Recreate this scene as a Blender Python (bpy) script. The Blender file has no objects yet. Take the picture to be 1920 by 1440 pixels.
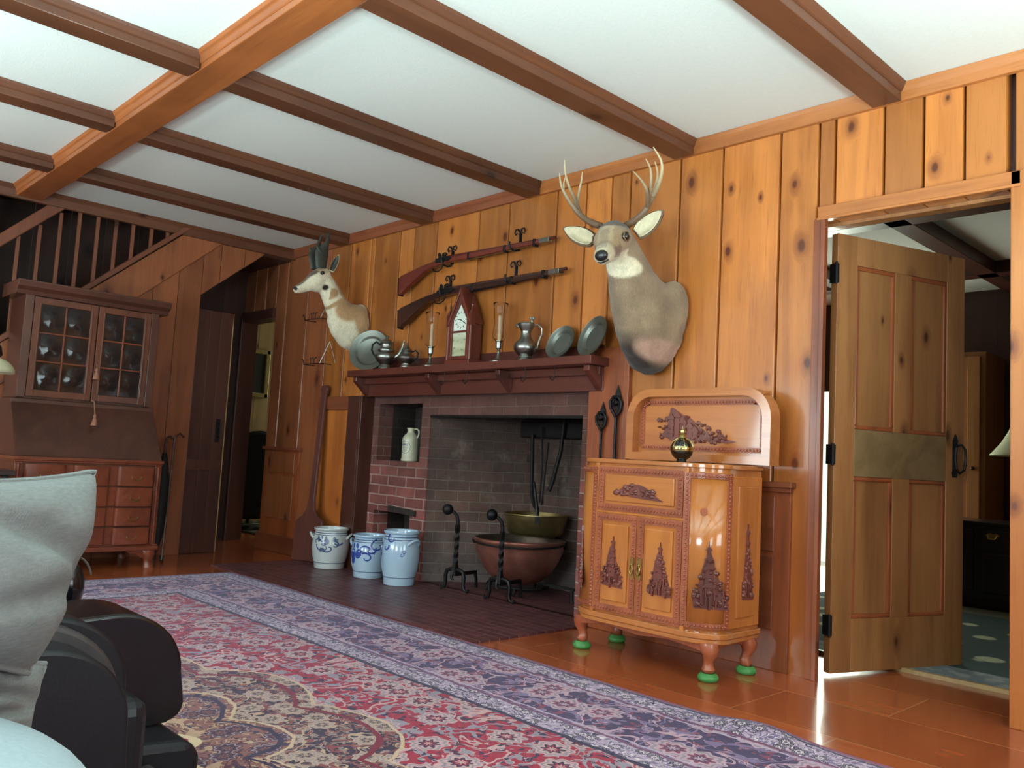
import bpy, bmesh, math, random
from mathutils import Vector, Matrix, Euler, noise as mn
random.seed(7)
PI=math.pi
SC=bpy.context.scene; COL=SC.collection
def R(d): return math.radians(d)
def V(*a): return Vector(a)
def srgb(r,g,b):
    f=lambda c:(c/255/12.92) if c/255<=.04045 else ((c/255+.055)/1.055)**2.4
    return (f(r),f(g),f(b),1)
# ---------------- tagging -----------------
def tag(o,label=None,cat=None,group=None,kind=None):
    if label: o['label']=label
    if cat: o['category']=cat
    if group: o['group']=group
    if kind: o['kind']=kind
    return o
WL={}
def thing(name,label,cat,loc=(0,0,0),rz=0,group=None):
    o=bpy.data.objects.new(name,None); COL.objects.link(o)
    o.location=loc; o.rotation_euler=(0,0,rz); o.empty_display_size=.1
    WL[o.name]=Vector(loc)
    return tag(o,label,cat,group)
# ---------------- mesh builder -----------------
class MB:
    def __init__(s): s.v=[];s.f=[];s.c=[];s.cur=.5
    def add(s,vs,fs):
        n=len(s.v); s.v+= [Vector(p) for p in vs]; s.f+=[tuple(i+n for i in f) for f in fs]; s.c+=[s.cur]*len(fs); return n
    def bx(s,x0,x1,y0,y1,z0,z1):
        return s.add([(x0,y0,z0),(x1,y0,z0),(x1,y1,z0),(x0,y1,z0),(x0,y0,z1),(x1,y0,z1),(x1,y1,z1),(x0,y1,z1)],
          [(0,3,2,1),(4,5,6,7),(0,1,5,4),(1,2,6,5),(2,3,7,6),(3,0,4,7)])
    def box(s,c,d,rot=None):
        m=len(s.v); x,y,z=d[0]/2,d[1]/2,d[2]/2
        s.bx(-x,x,-y,y,-z,z); q=(rot.to_matrix() if rot else Matrix.Identity(3))
        for i in range(m,len(s.v)): s.v[i]=q@s.v[i]+Vector(c)
    def prism(s,poly,a,b,axis='y'):
        # poly: 2d points; extruded between a and b along axis.  y: (x,z), x: (y,z), z: (x,y)
        def P(p,t): return {'y':(p[0],t,p[1]),'x':(t,p[0],p[1]),'z':(p[0],p[1],t)}[axis]
        n=len(poly); vs=[P(p,a) for p in poly]+[P(p,b) for p in poly]
        fs=[tuple(range(n)),tuple(range(2*n-1,n-1,-1))]+[(i,i+n,(i+1)%n+n,(i+1)%n) for i in range(n)]
        s.add(vs,fs)
    def loft(s,rings,cap=True,closed=True):
        n=len(rings[0]); vs=[p for r in rings for p in r]; fs=[]
        for i in range(len(rings)-1):
            for j in range(n if closed else n-1):
                k=(j+1)%n; fs.append((i*n+j,i*n+k,(i+1)*n+k,(i+1)*n+j))
        if cap and closed: fs+= [tuple(range(n-1,-1,-1)),tuple(range((len(rings)-1)*n,len(rings)*n))]
        s.add(vs,fs)
    def lathe(s,prof,c=(0,0,0),seg=32,axis=None,cap=True,sc=(1,1)):
        q=Vector((0,0,1)).rotation_difference(Vector(axis)).to_matrix() if axis else None
        rs=[]
        for r,z in prof:
            ring=[]
            for k in range(seg):
                a=2*PI*k/seg; p=Vector((max(r,1e-5)*math.cos(a)*sc[0],max(r,1e-5)*math.sin(a)*sc[1],z))
                if q: p=q@p
                ring.append(p+Vector(c))
            rs.append(ring)
        s.loft(rs,cap)
    def tube(s,pts,rad,seg=8,cap=True,flat=None,up=None):
        pts=[Vector(p) for p in pts]; n=len(pts)
        if not hasattr(rad,'__len__'): rad=[rad]*n
        T=[]
        for i in range(n):
            t=pts[min(i+1,n-1)]-pts[max(i-1,0)]
            T.append(t.normalized() if t.length>1e-9 else Vector((0,0,1)))
        u=Vector(up) if up else (Vector((0,0,1)) if abs(T[0].z)<.9 else Vector((0,1,0)))
        u=(u-T[0]*u.dot(T[0])).normalized(); rs=[]
        for i in range(n):
            if up: u=Vector(up)
            u=(u-T[i]*u.dot(T[i])); u=u.normalized() if u.length>1e-6 else T[i].orthogonal().normalized()
            w=T[i].cross(u)
            a,b=(rad[i],rad[i]*(flat or 1))
            rs.append([pts[i]+w*(a*math.cos(2*PI*k/seg))+u*(b*math.sin(2*PI*k/seg)) for k in range(seg)])
        s.loft(rs,cap)
    def ell(s,c,r,rot=None,seg=20,rings=12):
        q=rot.to_matrix() if isinstance(rot,Euler) else (rot or Matrix.Identity(3)); rr=[]
        for i in range(rings+1):
            t=PI*i/rings; a=max(math.sin(t),1e-4)
            rr.append([Vector(c)+q@Vector((r[0]*a*math.cos(2*PI*k/seg),r[1]*a*math.sin(2*PI*k/seg),-r[2]*math.cos(t))) for k in range(seg)])
        s.loft(rr)
    def grid(s,fn,nu,nv,wrap=False):
        vs=[fn(i/(nu),j/(nv)) for i in range(nu+1) for j in range(nv+1)]
        fs=[(i*(nv+1)+j,(i+1)*(nv+1)+j,(i+1)*(nv+1)+j+1,i*(nv+1)+j+1) for i in range(nu) for j in range(nv)]
        s.add(vs,fs)
    def xf(s,M,a=0):
        for i in range(a,len(s.v)): s.v[i]=M@s.v[i]
        return s
def base_of(vs):
    xs=[v.x for v in vs];ys=[v.y for v in vs];zs=[v.z for v in vs]
    return Vector(((min(xs)+max(xs))/2,(min(ys)+max(ys))/2,min(zs)))
def B(mb,name,mat,parent=None,smooth=40,bevel=0,loc=None,seg=2,solid=0,local=False,subd=0):
    """link a builder's shapes as ONE mesh object; vertices given in world space unless local"""
    if parent is not None:
        off=Vector((0,0,0)) if local else WL.get(root(parent).name,Vector((0,0,0)))
        ol=Vector((0,0,0))
    else:
        off=Vector(loc) if loc is not None else base_of(mb.v); ol=off
        if local: off=Vector((0,0,0)); ol=Vector(loc or (0,0,0))
    me=bpy.data.meshes.new(name)
    me.from_pydata([tuple(v-off) for v in mb.v],[],mb.f)
    bm=bmesh.new(); bm.from_mesh(me); 
    lay=bm.faces.layers.float.new('bd')
    bm.faces.ensure_lookup_table()
    for i,f in enumerate(bm.faces): f[lay]=mb.c[i] if i<len(mb.c) else .5
    bmesh.ops.recalc_face_normals(bm,faces=bm.faces); bm.to_mesh(me); bm.free()
    me.materials.append(mat)
    if smooth:
        me.polygons.foreach_set('use_smooth',[True]*len(me.polygons)); me.set_sharp_from_angle(angle=R(smooth))
    o=bpy.data.objects.new(name,me); COL.objects.link(o); o.location=ol
    if parent is not None: o.parent=parent
    else: WL[o.name]=ol.copy()
    if solid:
        m=o.modifiers.new('s','SOLIDIFY'); m.thickness=solid; m.offset=0
    if bevel:
        m=o.modifiers.new('b','BEVEL'); m.width=bevel; m.segments=seg; m.limit_method='ANGLE'; m.angle_limit=R(40)
    if subd:
        m=o.modifiers.new('u','SUBSURF'); m.levels=subd; m.render_levels=subd
    return o
def root(o):
    while o.parent is not None: o=o.parent
    return o
def dup(t,loc,label=None,group=None,rz=None):
    def cp(o,par):
        c=o.copy(); COL.objects.link(c); c.parent=par
        for ch in [x for x in bpy.data.objects if x.parent==o and x!=c]: cp(ch,c)
        return c
    kids=[x for x in bpy.data.objects if x.parent==t]
    r=t.copy(); COL.objects.link(r); r.location=loc; WL[r.name]=Vector(loc)
    if rz is not None: r.rotation_euler=(0,0,rz)
    for k in kids: cp(k,r)
    if label: r['label']=label
    if group: r['group']=group
    return r
# ---------------- node materials -----------------
class NT:
    def __init__(s,name,rough=.5,metal=0,spec=.5,coat=0,coatr=.1):
        s.m=bpy.data.materials.new(name); s.m.use_nodes=True; s.t=s.m.node_tree; s.n=s.t.nodes
        s.b=s.n['Principled BSDF']; s.b.inputs['Roughness'].default_value=rough; s.b.inputs['Metallic'].default_value=metal
        s.b.inputs['Specular IOR Level'].default_value=spec; s.b.inputs['Coat Weight'].default_value=coat; s.b.inputs['Coat Roughness'].default_value=coatr
        s._tc=None
    def link(s,a,b): s.t.links.new(a,b)
    def _in(s,sock,v):
        if v is None: return
        if hasattr(v,'is_linked') or isinstance(v,bpy.types.NodeSocket): s.link(v,sock)
        else: sock.default_value=v
    def tc(s,k='Object'):
        if not s._tc: s._tc=s.n.new('ShaderNodeTexCoord')
        return s._tc.outputs[k]
    def map(s,vec,sc=(1,1,1),loc=(0,0,0),rot=(0,0,0)):
        m=s.n.new('ShaderNodeMapping'); s.link(vec,m.inputs[0]); m.inputs[1].default_value=loc; m.inputs[2].default_value=rot; m.inputs[3].default_value=sc; return m.outputs[0]
    def noise(s,vec,scale=5,det=3,rough=.5,dist=0,out='Fac'):
        m=s.n.new('ShaderNodeTexNoise'); s._in(m.inputs['Vector'],vec); m.inputs['Scale'].default_value=scale; m.inputs['Detail'].default_value=det; m.inputs['Roughness'].default_value=rough; m.inputs['Distortion'].default_value=dist; return m.outputs[0 if out=='Fac' else 1]
    def vor(s,vec,scale=5,feat='F1',out='Distance',rnd=1,dim='3D'):
        m=s.n.new('ShaderNodeTexVoronoi'); m.voronoi_dimensions=dim; m.feature=feat; s._in(m.inputs['Vector'],vec); m.inputs['Scale'].default_value=scale; m.inputs['Randomness'].default_value=rnd; return m.outputs[out]
    def math(s,op,a,b=None,c=None,clamp=False):
        m=s.n.new('ShaderNodeMath'); m.operation=op; m.use_clamp=clamp
        s._in(m.inputs[0],a); s._in(m.inputs[1],b); s._in(m.inputs[2],c); return m.outputs[0]
    def mix(s,f,a,b,mode='MIX'):
        m=s.n.new('ShaderNodeMix'); m.data_type='RGBA'; m.blend_type=mode
        s._in(m.inputs['Factor'],f); s._in(m.inputs[6],a); s._in(m.inputs[7],b); return m.outputs[2]
    def ramp(s,f,stops,interp='LINEAR'):
        m=s.n.new('ShaderNodeValToRGB'); m.color_ramp.interpolation=interp; s._in(m.inputs[0],f); e=m.color_ramp.elements
        while len(e)<len(stops): e.new(.5)
        for i,(p,c) in enumerate(stops): e[i].position=p; e[i].color=c if len(c)==4 else (*c,1)
        return m.outputs[0]
    def st(s,f,a,b):  # smoothstep a..b -> 0..1
        m=s.n.new('ShaderNodeMapRange'); m.interpolation_type='SMOOTHSTEP'; s._in(m.inputs[0],f); m.inputs[1].default_value=a; m.inputs[2].default_value=b; return m.outputs[0]
    def sep(s,v):
        m=s.n.new('ShaderNodeSeparateXYZ'); s.link(v,m.inputs[0]); return m.outputs
    def comb(s,x,y,z):
        m=s.n.new('ShaderNodeCombineXYZ')
        for i,k in enumerate((x,y,z)): s._in(m.inputs[i],k)
        return m.outputs[0]
    def attr(s,name,out='Fac'):
        m=s.n.new('ShaderNodeAttribute'); m.attribute_name=name; return m.outputs[out]
    def rnd(s):
        m=s.n.new('ShaderNodeObjectInfo'); return m.outputs['Random']
    def bump(s,h,st=.3,d=.01):
        m=s.n.new('ShaderNodeBump'); m.inputs['Strength'].default_value=st; m.inputs['Distance'].default_value=d; s._in(m.inputs['Height'],h); s.link(m.outputs[0],s.b.inputs['Normal']); return s
    def col(s,c): s._in(s.b.inputs['Base Color'],c); return s
    def ro(s,c): s._in(s.b.inputs['Roughness'],c); return s
def plain(name,c,rough=.5,metal=0,coat=0,nz=.12,ns=30,bump=0,spec=.5):
    t=NT(name,rough,metal,spec,coat); n=t.noise(t.tc(),ns,4,.6)
    a=tuple(x*(1-nz) for x in c[:3])+(1,); b=tuple(min(1,x*(1+nz)) for x in c[:3])+(1,)
    t.col(t.ramp(n,[(.3,a),(.7,b)]))
    if bump: t.bump(n,bump,.005)
    return t.m
def wood(name,base,dark,axis='z',knots=.5,kscale=2.6,rough=.35,coat=.3,board=True,gs=1.0,knotc=None,var=.35,coatr=.15,bump=.12,zt=None):
    """varnished timber: grain along axis, growth-line noise, round knots"""
    t=NT(name,rough,0,.4,coat,coatr); P=t.tc()
    st={'z':(1,1,.07),'x':(.07,1,1),'y':(1,.07,1)}[axis]
    bd=t.attr('bd') if board else t.rnd()
    off=t.math('MULTIPLY',bd,17.3)
    q=t.n.new('ShaderNodeVectorMath'); q.operation='ADD'; t.link(P,q.inputs[0]); t.link(t.comb(off,off,off),q.inputs[1]); Q=q.outputs[0]
    # knots
    q0,q1,q2=t.sep(Q)[:3]
    if axis=='z': kv=t.comb(t.math('ADD',q0,q1),t.math('MULTIPLY',q2,.6),0)
    elif axis=='x': kv=t.comb(t.math('ADD',q2,q1),t.math('MULTIPLY',q0,.6),0)
    else: kv=t.comb(t.math('ADD',q0,q2),t.math('MULTIPLY',q1,.6),0)
    kw=t.noise(kv,14,2)
    d=t.vor(kv,kscale,'F1','Distance',1,'2D'); kq=t.sep(t.vor(kv,kscale,'F1','Color',1,'2D')); kc=kq[0]
    dk=t.math('ADD',d,t.math('MULTIPLY',t.math('SUBTRACT',kw,.5),.08)); dk=t.math('DIVIDE',dk,t.math('ADD',.35,t.math('MULTIPLY',kq[1],.85)))
    on=t.math('LESS_THAN',kc,knots)
    core=t.math('MULTIPLY',t.math('SUBTRACT',1,t.st(dk,.03,.075)),on)
    halo=t.math('MULTIPLY',t.math('SUBTRACT',1,t.st(dk,.04,.20)),on)
    bend=t.math('MULTIPLY',halo,.05); qb=t.n.new('ShaderNodeVectorMath'); qb.operation='ADD'; t.link(Q,qb.inputs[0]); t.link(t.comb(bend,bend,bend),qb.inputs[1]); Q=qb.outputs[0]
    g1=t.noise(t.map(Q,tuple(x*gs for x in st)),34,4,.65,.6)
    g2=t.noise(t.map(Q,tuple(x*gs for x in st)),6,3,.5,1.2)
    blot=t.noise(Q,1.7,3,.6)
    f=t.math('ADD',t.math('MULTIPLY',g1,.28),t.math('MULTIPLY',g2,.72))
    mid=tuple((a+b)/2 for a,b in zip(base,dark))
    c=t.ramp(f,[(.22,dark),(.42,mid),(.58,base)])
    lite=tuple(min(1,x*1.25) for x in base[:3])+(1,)
    c=t.mix(t.math('MULTIPLY',t.st(blot,.35,.75),.5),c,lite,'MIX')
    v=t.math('ADD',1-var/2,t.math('MULTIPLY',bd,var))
    c=t.mix(1.0,c,t.comb(v,v,v),'MULTIPLY')
    fine=t.noise(t.map(Q,tuple(x*gs for x in st)),110,2,.5)
    c=t.mix(t.math('MULTIPLY',t.st(fine,.55,.75),.28),c,dark)
    kk=knotc or (dark[0]*.42,dark[1]*.30,dark[2]*.30,1)
    c=t.mix(t.math('MULTIPLY',halo,.75),c,dark); c=t.mix(t.math('MULTIPLY',core,.92),c,kk)
    if zt: # tone change of the boards with height, darker below
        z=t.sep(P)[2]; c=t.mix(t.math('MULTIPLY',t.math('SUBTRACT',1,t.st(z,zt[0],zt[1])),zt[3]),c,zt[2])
    t.col(c)
    t.bump(t.math('ADD',t.math('MULTIPLY',g1,.6),t.math('MULTIPLY',g2,.4)),bump,.004)
    return t.m
# ---------------- materials -----------------
M={}
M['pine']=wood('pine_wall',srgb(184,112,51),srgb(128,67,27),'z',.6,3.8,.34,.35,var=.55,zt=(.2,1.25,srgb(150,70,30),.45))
M['pine_x']=wood('pine_trim_x',srgb(172,104,52),srgb(118,60,27),'x',.15,3,.35,.3,board=True)
M['pine_door']=wood('pine_door',srgb(160,108,64),srgb(108,64,34),'z',.45,3.2,.4,.2,board=True,var=.2)
M['weathered']=wood('weathered_pine',srgb(128,102,68),srgb(92,70,44),'x',.2,3,.5,.1)
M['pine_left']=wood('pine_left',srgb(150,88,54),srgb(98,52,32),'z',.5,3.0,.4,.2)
M['beam_y']=wood('beam_y',srgb(100,58,36),srgb(68,38,24),'y',.25,2.6,.45,.15,board=True)
M['beam_x']=wood('beam_x',srgb(158,90,46),srgb(108,56,28),'x',.25,2.6,.42,.2,board=True)
M['trimred']=wood('trim_red',srgb(148,78,44),srgb(94,44,28),'z',.3,2.6,.35,.3,board=True)
M['trimred_x']=wood('trim_red_x',srgb(132,72,44),srgb(88,42,28),'x',.3,2.6,.35,.3,board=True)
M['mantel']=wood('mantel_wood',srgb(92,46,36),srgb(56,27,22),'x',.2,2.6,.3,.35,board=True)
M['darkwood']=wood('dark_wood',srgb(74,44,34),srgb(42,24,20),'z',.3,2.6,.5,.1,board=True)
M['darkboard']=wood('dark_board',srgb(84,46,36),srgb(50,26,22),'z',.2,2.6,.4,.2)
M['mahog']=wood('mahogany',srgb(124,64,44),srgb(86,42,30),'x',0,2,.22,.5,board=False,var=.1,gs=.8)
M['stairwood']=wood('stair_wood',srgb(120,70,48),srgb(80,44,32),'z',.1,3,.45,.1)
M['tassel']=plain('tassel_silk',srgb(150,104,80),.7,0,nz=.2)
M['mahog_z']=wood('mahogany_z',srgb(102,58,42),srgb(70,38,29),'z',0,2,.25,.45,board=False,var=.1,gs=.8)
M['mahog_d']=wood('mahogany_dull',srgb(86,52,40),srgb(60,36,29),'x',0,2,.32,.3,board=False,var=.1,gs=.8)
M['teak']=wood('teak',srgb(188,118,64),srgb(144,80,42),'x',0,2,.18,.7,board=False,var=.08,gs=.7,coatr=.06,bump=.04)
M['teak_z']=wood('teak_z',srgb(194,120,60),srgb(148,80,38),'z',0,2,.2,.7,board=False,var=.08,gs=.7,coatr=.06,bump=.04)
M['carved']=wood('carved_wood',srgb(160,86,56),srgb(122,60,38),'z',0,2,.38,.4,board=False,var=.1)
M['carvedark']=wood('carved_relief',srgb(118,62,52),srgb(78,38,34),'z',0,2,.35,.5,board=False,var=.1)
M['peel']=wood('peel_wood',srgb(104,60,50),srgb(72,40,36),'z',.1,2,.5,.1,board=False)
M['gunwood']=wood('gun_wood',srgb(104,42,30),srgb(58,22,18),'x',0,2,.3,.4,board=False)
M['gundark']=wood('gun_wood_dark',srgb(66,34,26),srgb(36,18,16),'x',0,2,.3,.4,board=False)
M['clockwood']=wood('clock_wood',srgb(100,46,34),srgb(64,28,22),'z',0,2,.3,.3,board=False)
M['palepine']=wood('pale_pine',srgb(168,140,96),srgb(122,94,58),'z',.5,3,.45,.1)
M['iron']=plain('wrought_iron',srgb(38,36,38),.45,.7,nz=.3,bump=.3)
M['irondark']=plain('sooty_iron',srgb(30,28,28),.6,.5,nz=.3,bump=.3)
M['pewter']=plain('pewter',srgb(150,152,146),.30,1,nz=.15,ns=12)
M['pewterd']=plain('dull_pewter',srgb(124,129,120),.42,.85,nz=.15,ns=12)
M['brass']=plain('brass',srgb(176,150,88),.3,1,nz=.2)
M['brassd']=plain('aged_brass',srgb(150,132,88),.38,.9,nz=.25,ns=14)
M['gold']=plain('gilt_metal',srgb(206,196,130),.15,1,nz=.1)
M['copper']=plain('copper',srgb(196,132,116),.38,.85,nz=.25,ns=9)
M['copperin']=plain('tinned_copper',srgb(120,104,92),.35,.85,nz=.3,ns=9)
M['wax']=plain('candle_wax',srgb(226,200,160),.45,0,nz=.05)
M['leather']=plain('black_leather',srgb(20,21,27),.42,0,coat=.08,spec=.3,nz=.2,ns=140,bump=.15)
M['leatherg']=plain('black_gloss',srgb(11,12,17),.22,0,coat=.35,spec=.3,nz=.1)
M['leathers']=plain('grey_seam',srgb(52,48,50),.45,0,nz=.15,ns=90,bump=.1)
M['cream']=plain('cream_shade',srgb(206,206,170),.8,0,nz=.05)
M['black']=plain('black_glaze',srgb(12,12,10),.08,0,coat=1,nz=.1)
M['blackcloth']=plain('black_upholstery',srgb(9,8,11),.7,0,nz=.2)
M['hornb']=plain('black_horn',srgb(54,54,44),.55,0,nz=.3,ns=40,bump=.4)
M['eye']=plain('glass_eye',srgb(16,11,8),.05,0,coat=1,nz=.1)
M['nose']=plain('black_nose',srgb(26,28,30),.35,0,coat=.4,nz=.2,ns=80,bump=.3)
M['greenglass']=plain('green_glass',srgb(60,170,70),.05,0,coat=1,nz=.1)
M['darkchest']=plain('dark_chest',srgb(34,20,20),.3,0,coat=.3,nz=.2)
# glass
def glass(name,c=(1,1,1,1),rough=0.0,ior=1.45):
    t=NT(name,rough); t.b.inputs['Transmission Weight'].default_value=1; t.b.inputs['IOR'].default_value=ior
    n=t.noise(t.tc(),3,2); t.col(t.mix(n,c,tuple(x*.96 for x in c[:3])+(1,))); return t.m
M['glass']=glass('clear_glass',ior=1.2)
t=NT('green_glass',.04); t.b.inputs['Transmission Weight'].default_value=.55; t.b.inputs['IOR'].default_value=1.45
t.col(t.mix(t.noise(t.tc(),20,2),srgb(120,205,120),srgb(84,180,96))); M['greenglass']=t.m
t=NT('bullseye_pane',.10,0,.3,.15,.08)
t.col(t.mix(t.noise(t.tc(),9,2),srgb(30,24,24),srgb(48,38,36))); t.bump(t.noise(t.tc(),14,2),.12,.02); M['pane']=t.m
# plaster ceiling
t=NT('plaster',.85); n=t.noise(t.tc(),60,4); t.col(t.mix(n,srgb(214,216,206),srgb(226,226,218))); t.bump(t.noise(t.tc(),120,3),.15,.004); M['plaster']=t.m
# brick (u = x - y so splayed and flat faces both course correctly)
def brick(name,c1,c2,mort,soot,ash,bw=.205,bh=.068,sootz=(.2,1.1),amt=.7):
    t=NT(name,.8); x,y,z=t.sep(t.tc())[:3]
    w=t.noise(t.tc(),5,2); u=t.math('ADD',x,y)
    u=t.math('ADD',u,t.math('MULTIPLY',w,.02)); v=t.math('ADD',z,t.math('MULTIPLY',t.noise(t.tc(),3,2),.02))
    vec=t.comb(u,v,0)
    k=t.n.new('ShaderNodeTexBrick'); t.link(vec,k.inputs['Vector']); k.inputs['Scale'].default_value=1
    k.inputs['Brick Width'].default_value=bw; k.inputs['Row Height'].default_value=bh; k.inputs['Mortar Size'].default_value=.006; k.inputs['Mortar Smooth'].default_value=.4
    k.inputs['Color1'].default_value=c1; k.inputs['Color2'].default_value=c2; k.inputs['Mortar'].default_value=mort; k.inputs['Bias'].default_value=-.1
    c=k.outputs['Color']; n=t.noise(t.tc(),2.3,4,.6); fine=t.noise(t.tc(),45,4,.7)
    s1=t.math('MULTIPLY',t.st(t.math('ADD',z,t.math('MULTIPLY',n,.7)),sootz[0]+.3,sootz[1]+.3),amt)
    c=t.mix(s1,c,soot)
    s2=t.math('MULTIPLY',t.math('SUBTRACT',1,t.st(t.math('ADD',z,t.math('MULTIPLY',n,.3)),.15,.6)),.6)
    if ash: c=t.mix(s2,c,ash)
    g=t.math('ADD',.7,t.math('MULTIPLY',fine,.6)); c=t.mix(1,c,t.comb(g,g,g),'MULTIPLY')
    vv=t.noise(t.tc(),7,3,.6); g=t.math('ADD',.45,t.math('MULTIPLY',vv,1.1)); c=t.mix(1,c,t.comb(g,g,g),'MULTIPLY')
    if ash:
        pn=t.noise(t.tc(),5.5,4,.7); bxm=t.math('MULTIPLY',t.math('MULTIPLY',t.st(x,-3.80,-3.70),t.math('SUBTRACT',1,t.st(x,-3.48,-3.40))),t.math('MULTIPLY',t.st(z,.55,.68),t.math('SUBTRACT',1,t.st(z,.92,1.0))))
        c=t.mix(t.math('MULTIPLY',t.math('MULTIPLY',bxm,t.st(pn,.42,.55)),.8),c,srgb(168,150,122))
        pn2=t.noise(t.map(t.tc(),loc=(3,1,2)),4,4,.7); c=t.mix(t.math('MULTIPLY',t.st(pn2,.58,.68),.35),c,srgb(128,116,104))
    t.col(c); t.bump(t.math('SUBTRACT',t.math('MULTIPLY',fine,.35),k.outputs['Fac']),.7,.012); return t.m
M['brick']=brick('brick_face',srgb(150,86,80),srgb(104,58,54),srgb(164,134,126),srgb(84,58,50),None,sootz=(.55,1.05),amt=.8)
M['brickin']=brick('brick_firebox',srgb(112,84,74),srgb(86,66,60),srgb(128,112,102),srgb(60,48,42),srgb(118,112,112),sootz=(.3,1.0),amt=.75)
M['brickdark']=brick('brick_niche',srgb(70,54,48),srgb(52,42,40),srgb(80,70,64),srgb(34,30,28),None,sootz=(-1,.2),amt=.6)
# hearth
t=NT('hearth_brick',.5,0,.4,.1); x,y,z=t.sep(t.tc())[:3]; k=t.n.new('ShaderNodeTexBrick'); t.link(t.comb(x,y,0),k.inputs['Vector']); k.inputs['Scale'].default_value=1
k.inputs['Brick Width'].default_value=.21; k.inputs['Row Height'].default_value=.062; k.inputs['Mortar Size'].default_value=.0035
k.inputs['Color1'].default_value=srgb(100,56,58); k.inputs['Color2'].default_value=srgb(78,42,46); k.inputs['Mortar'].default_value=srgb(128,98,96)
g=t.math('ADD',.75,t.math('MULTIPLY',t.noise(t.tc(),12,4,.7),.5)); t.col(t.mix(1,k.outputs['Color'],t.comb(g,g,g),'MULTIPLY')); t.bump(t.math('SUBTRACT',t.noise(t.tc(),40,3),k.outputs['Fac']),.3,.006)
t.ro(t.math('ADD',.34,t.math('MULTIPLY',t.noise(t.tc(),7,3),.3))); M['hearth']=t.m
# floor: broad varnished boards
t=NT('floor_boards',.2,0,.5,.5,.08); x,y,z=t.sep(t.tc())[:3]; k=t.n.new('ShaderNodeTexBrick'); t.link(t.comb(x,t.math('ADD',y,.12),0),k.inputs['Vector']); k.inputs['Scale'].default_value=1
k.offset=.37; k.inputs['Brick Width'].default_value=1.05; k.inputs['Row Height'].default_value=.40; k.inputs['Mortar Size'].default_value=.0035; k.inputs['Mortar Smooth'].default_value=.2
k.inputs['Color1'].default_value=srgb(178,92,54); k.inputs['Color2'].default_value=srgb(152,74,42); k.inputs['Mortar'].default_value=srgb(176,120,80)
g1=t.noise(t.map(t.tc(),(.12,1,1)),16,4,.6,1.5); g2=t.noise(t.tc(),1.8,3)
c=t.mix(t.math('MULTIPLY',t.st(g1,.42,.7),.2),k.outputs['Color'],srgb(112,52,28)); c=t.mix(t.math('MULTIPLY',t.st(g2,.35,.75),.45),c,srgb(184,100,56))
d=t.vor(t.map(t.tc(),(.7,1,1)),2.2,'F1','Distance'); c=t.mix(t.math('MULTIPLY',t.math('SUBTRACT',1,t.st(d,.02,.08)),.5),c,srgb(90,40,22))
t.col(c); t.bump(t.math('ADD',t.math('MULTIPLY',g1,.12),t.math('MULTIPLY',k.outputs['Fac'],-1)),.08,.003)
t.ro(t.math('ADD',.16,t.math('MULTIPLY',t.noise(t.tc(),5,3),.14))); M['floor']=t.m
# linen
t=NT('linen',.9,0,.2); w=t.n.new('ShaderNodeTexWave'); w.inputs['Scale'].default_value=160; w.inputs['Distortion'].default_value=2; t.link(t.tc(),w.inputs[0])
n=t.noise(t.map(t.tc(),(1,1,6)),70,4,.7); t.col(t.mix(n,srgb(98,102,103),srgb(142,147,147))); t.bump(t.math('ADD',n,t.math('MULTIPLY',w.outputs[1],.3)),.35,.004); M['linen']=t.m
t=NT('blue_linen',.9,0,.2); n=t.noise(t.tc(),120,4,.7); t.col(t.mix(n,srgb(138,156,166),srgb(168,182,188))); t.bump(n,.3,.003); M['linenb']=t.m
# fur (colour painted per vertex from the animal's markings)
def fur(name):
    t=NT(name,.85,0,.15); a=t.attr('fur','Color'); n=t.noise(t.map(t.tc(),(1,1,.35)),160,4,.75); n2=t.noise(t.tc(),22,3)
    g=t.math('ADD',.36,t.math('MULTIPLY',t.math('ADD',t.math('MULTIPLY',n,.75),t.math('MULTIPLY',n2,.35)),1.15)); t.col(t.mix(1,a,t.comb(g,g,g),'MULTIPLY'))
    t.bump(t.math('ADD',n,n2),.6,.006); t.b.inputs['Sheen Weight'].default_value=.25; return t.m
M['fur']=fur('fur')
t=NT('antler',.5); t.col(t.mix(t.st(t.sep(t.tc('Generated'))[2],.1,.85),srgb(110,84,62),srgb(204,184,146))); t.bump(t.noise(t.map(t.tc(),(1,1,.3)),60,4),.4,.004); M['antler']=t.m
# stoneware
t=NT('salt_glaze',.18,0,.5,.6,.08); t.col(t.mix(t.noise(t.tc(),5,3),srgb(188,200,204),srgb(210,214,212))); t.bump(t.noise(t.tc(),60,3),.08,.003); M['stoneware']=t.m
t=NT('salt_glaze_blue',.16,0,.5,.6,.08); t.col(t.mix(t.noise(t.tc(),5,3),srgb(150,188,222),srgb(190,206,218))); M['stonewareb']=t.m
M['cobalt']=plain('cobalt_paint',srgb(52,72,150),.2,0,coat=.5,nz=.3,ns=50)
M['cobaltd']=plain('grey_blue_paint',srgb(72,86,124),.2,0,coat=.5,nz=.3,ns=50)
t=NT('cream_stoneware',.14,0,.5,.7,.06); t.col(t.mix(t.noise(t.tc(),8,3),srgb(198,200,170),srgb(212,210,186))); M['creamware']=t.m
M['dial']=plain('clock_dial',srgb(226,236,220),.5,0,nz=.03)
t=NT('painted_tablet',.3,0,.5,.4); n=t.noise(t.map(t.tc(),(1,1,1.4)),26,4,.6); z=t.sep(t.tc('Generated'))[2]
c=t.ramp(z,[(0,srgb(196,198,160)),(.25,srgb(170,176,140)),(.42,srgb(206,208,176)),(.7,srgb(184,190,156)),(1,srgb(222,228,206))]); t.col(t.mix(t.math('MULTIPLY',t.st(n,.55,.68),.7),c,srgb(104,112,78))); M['tablet']=t.m
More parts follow.
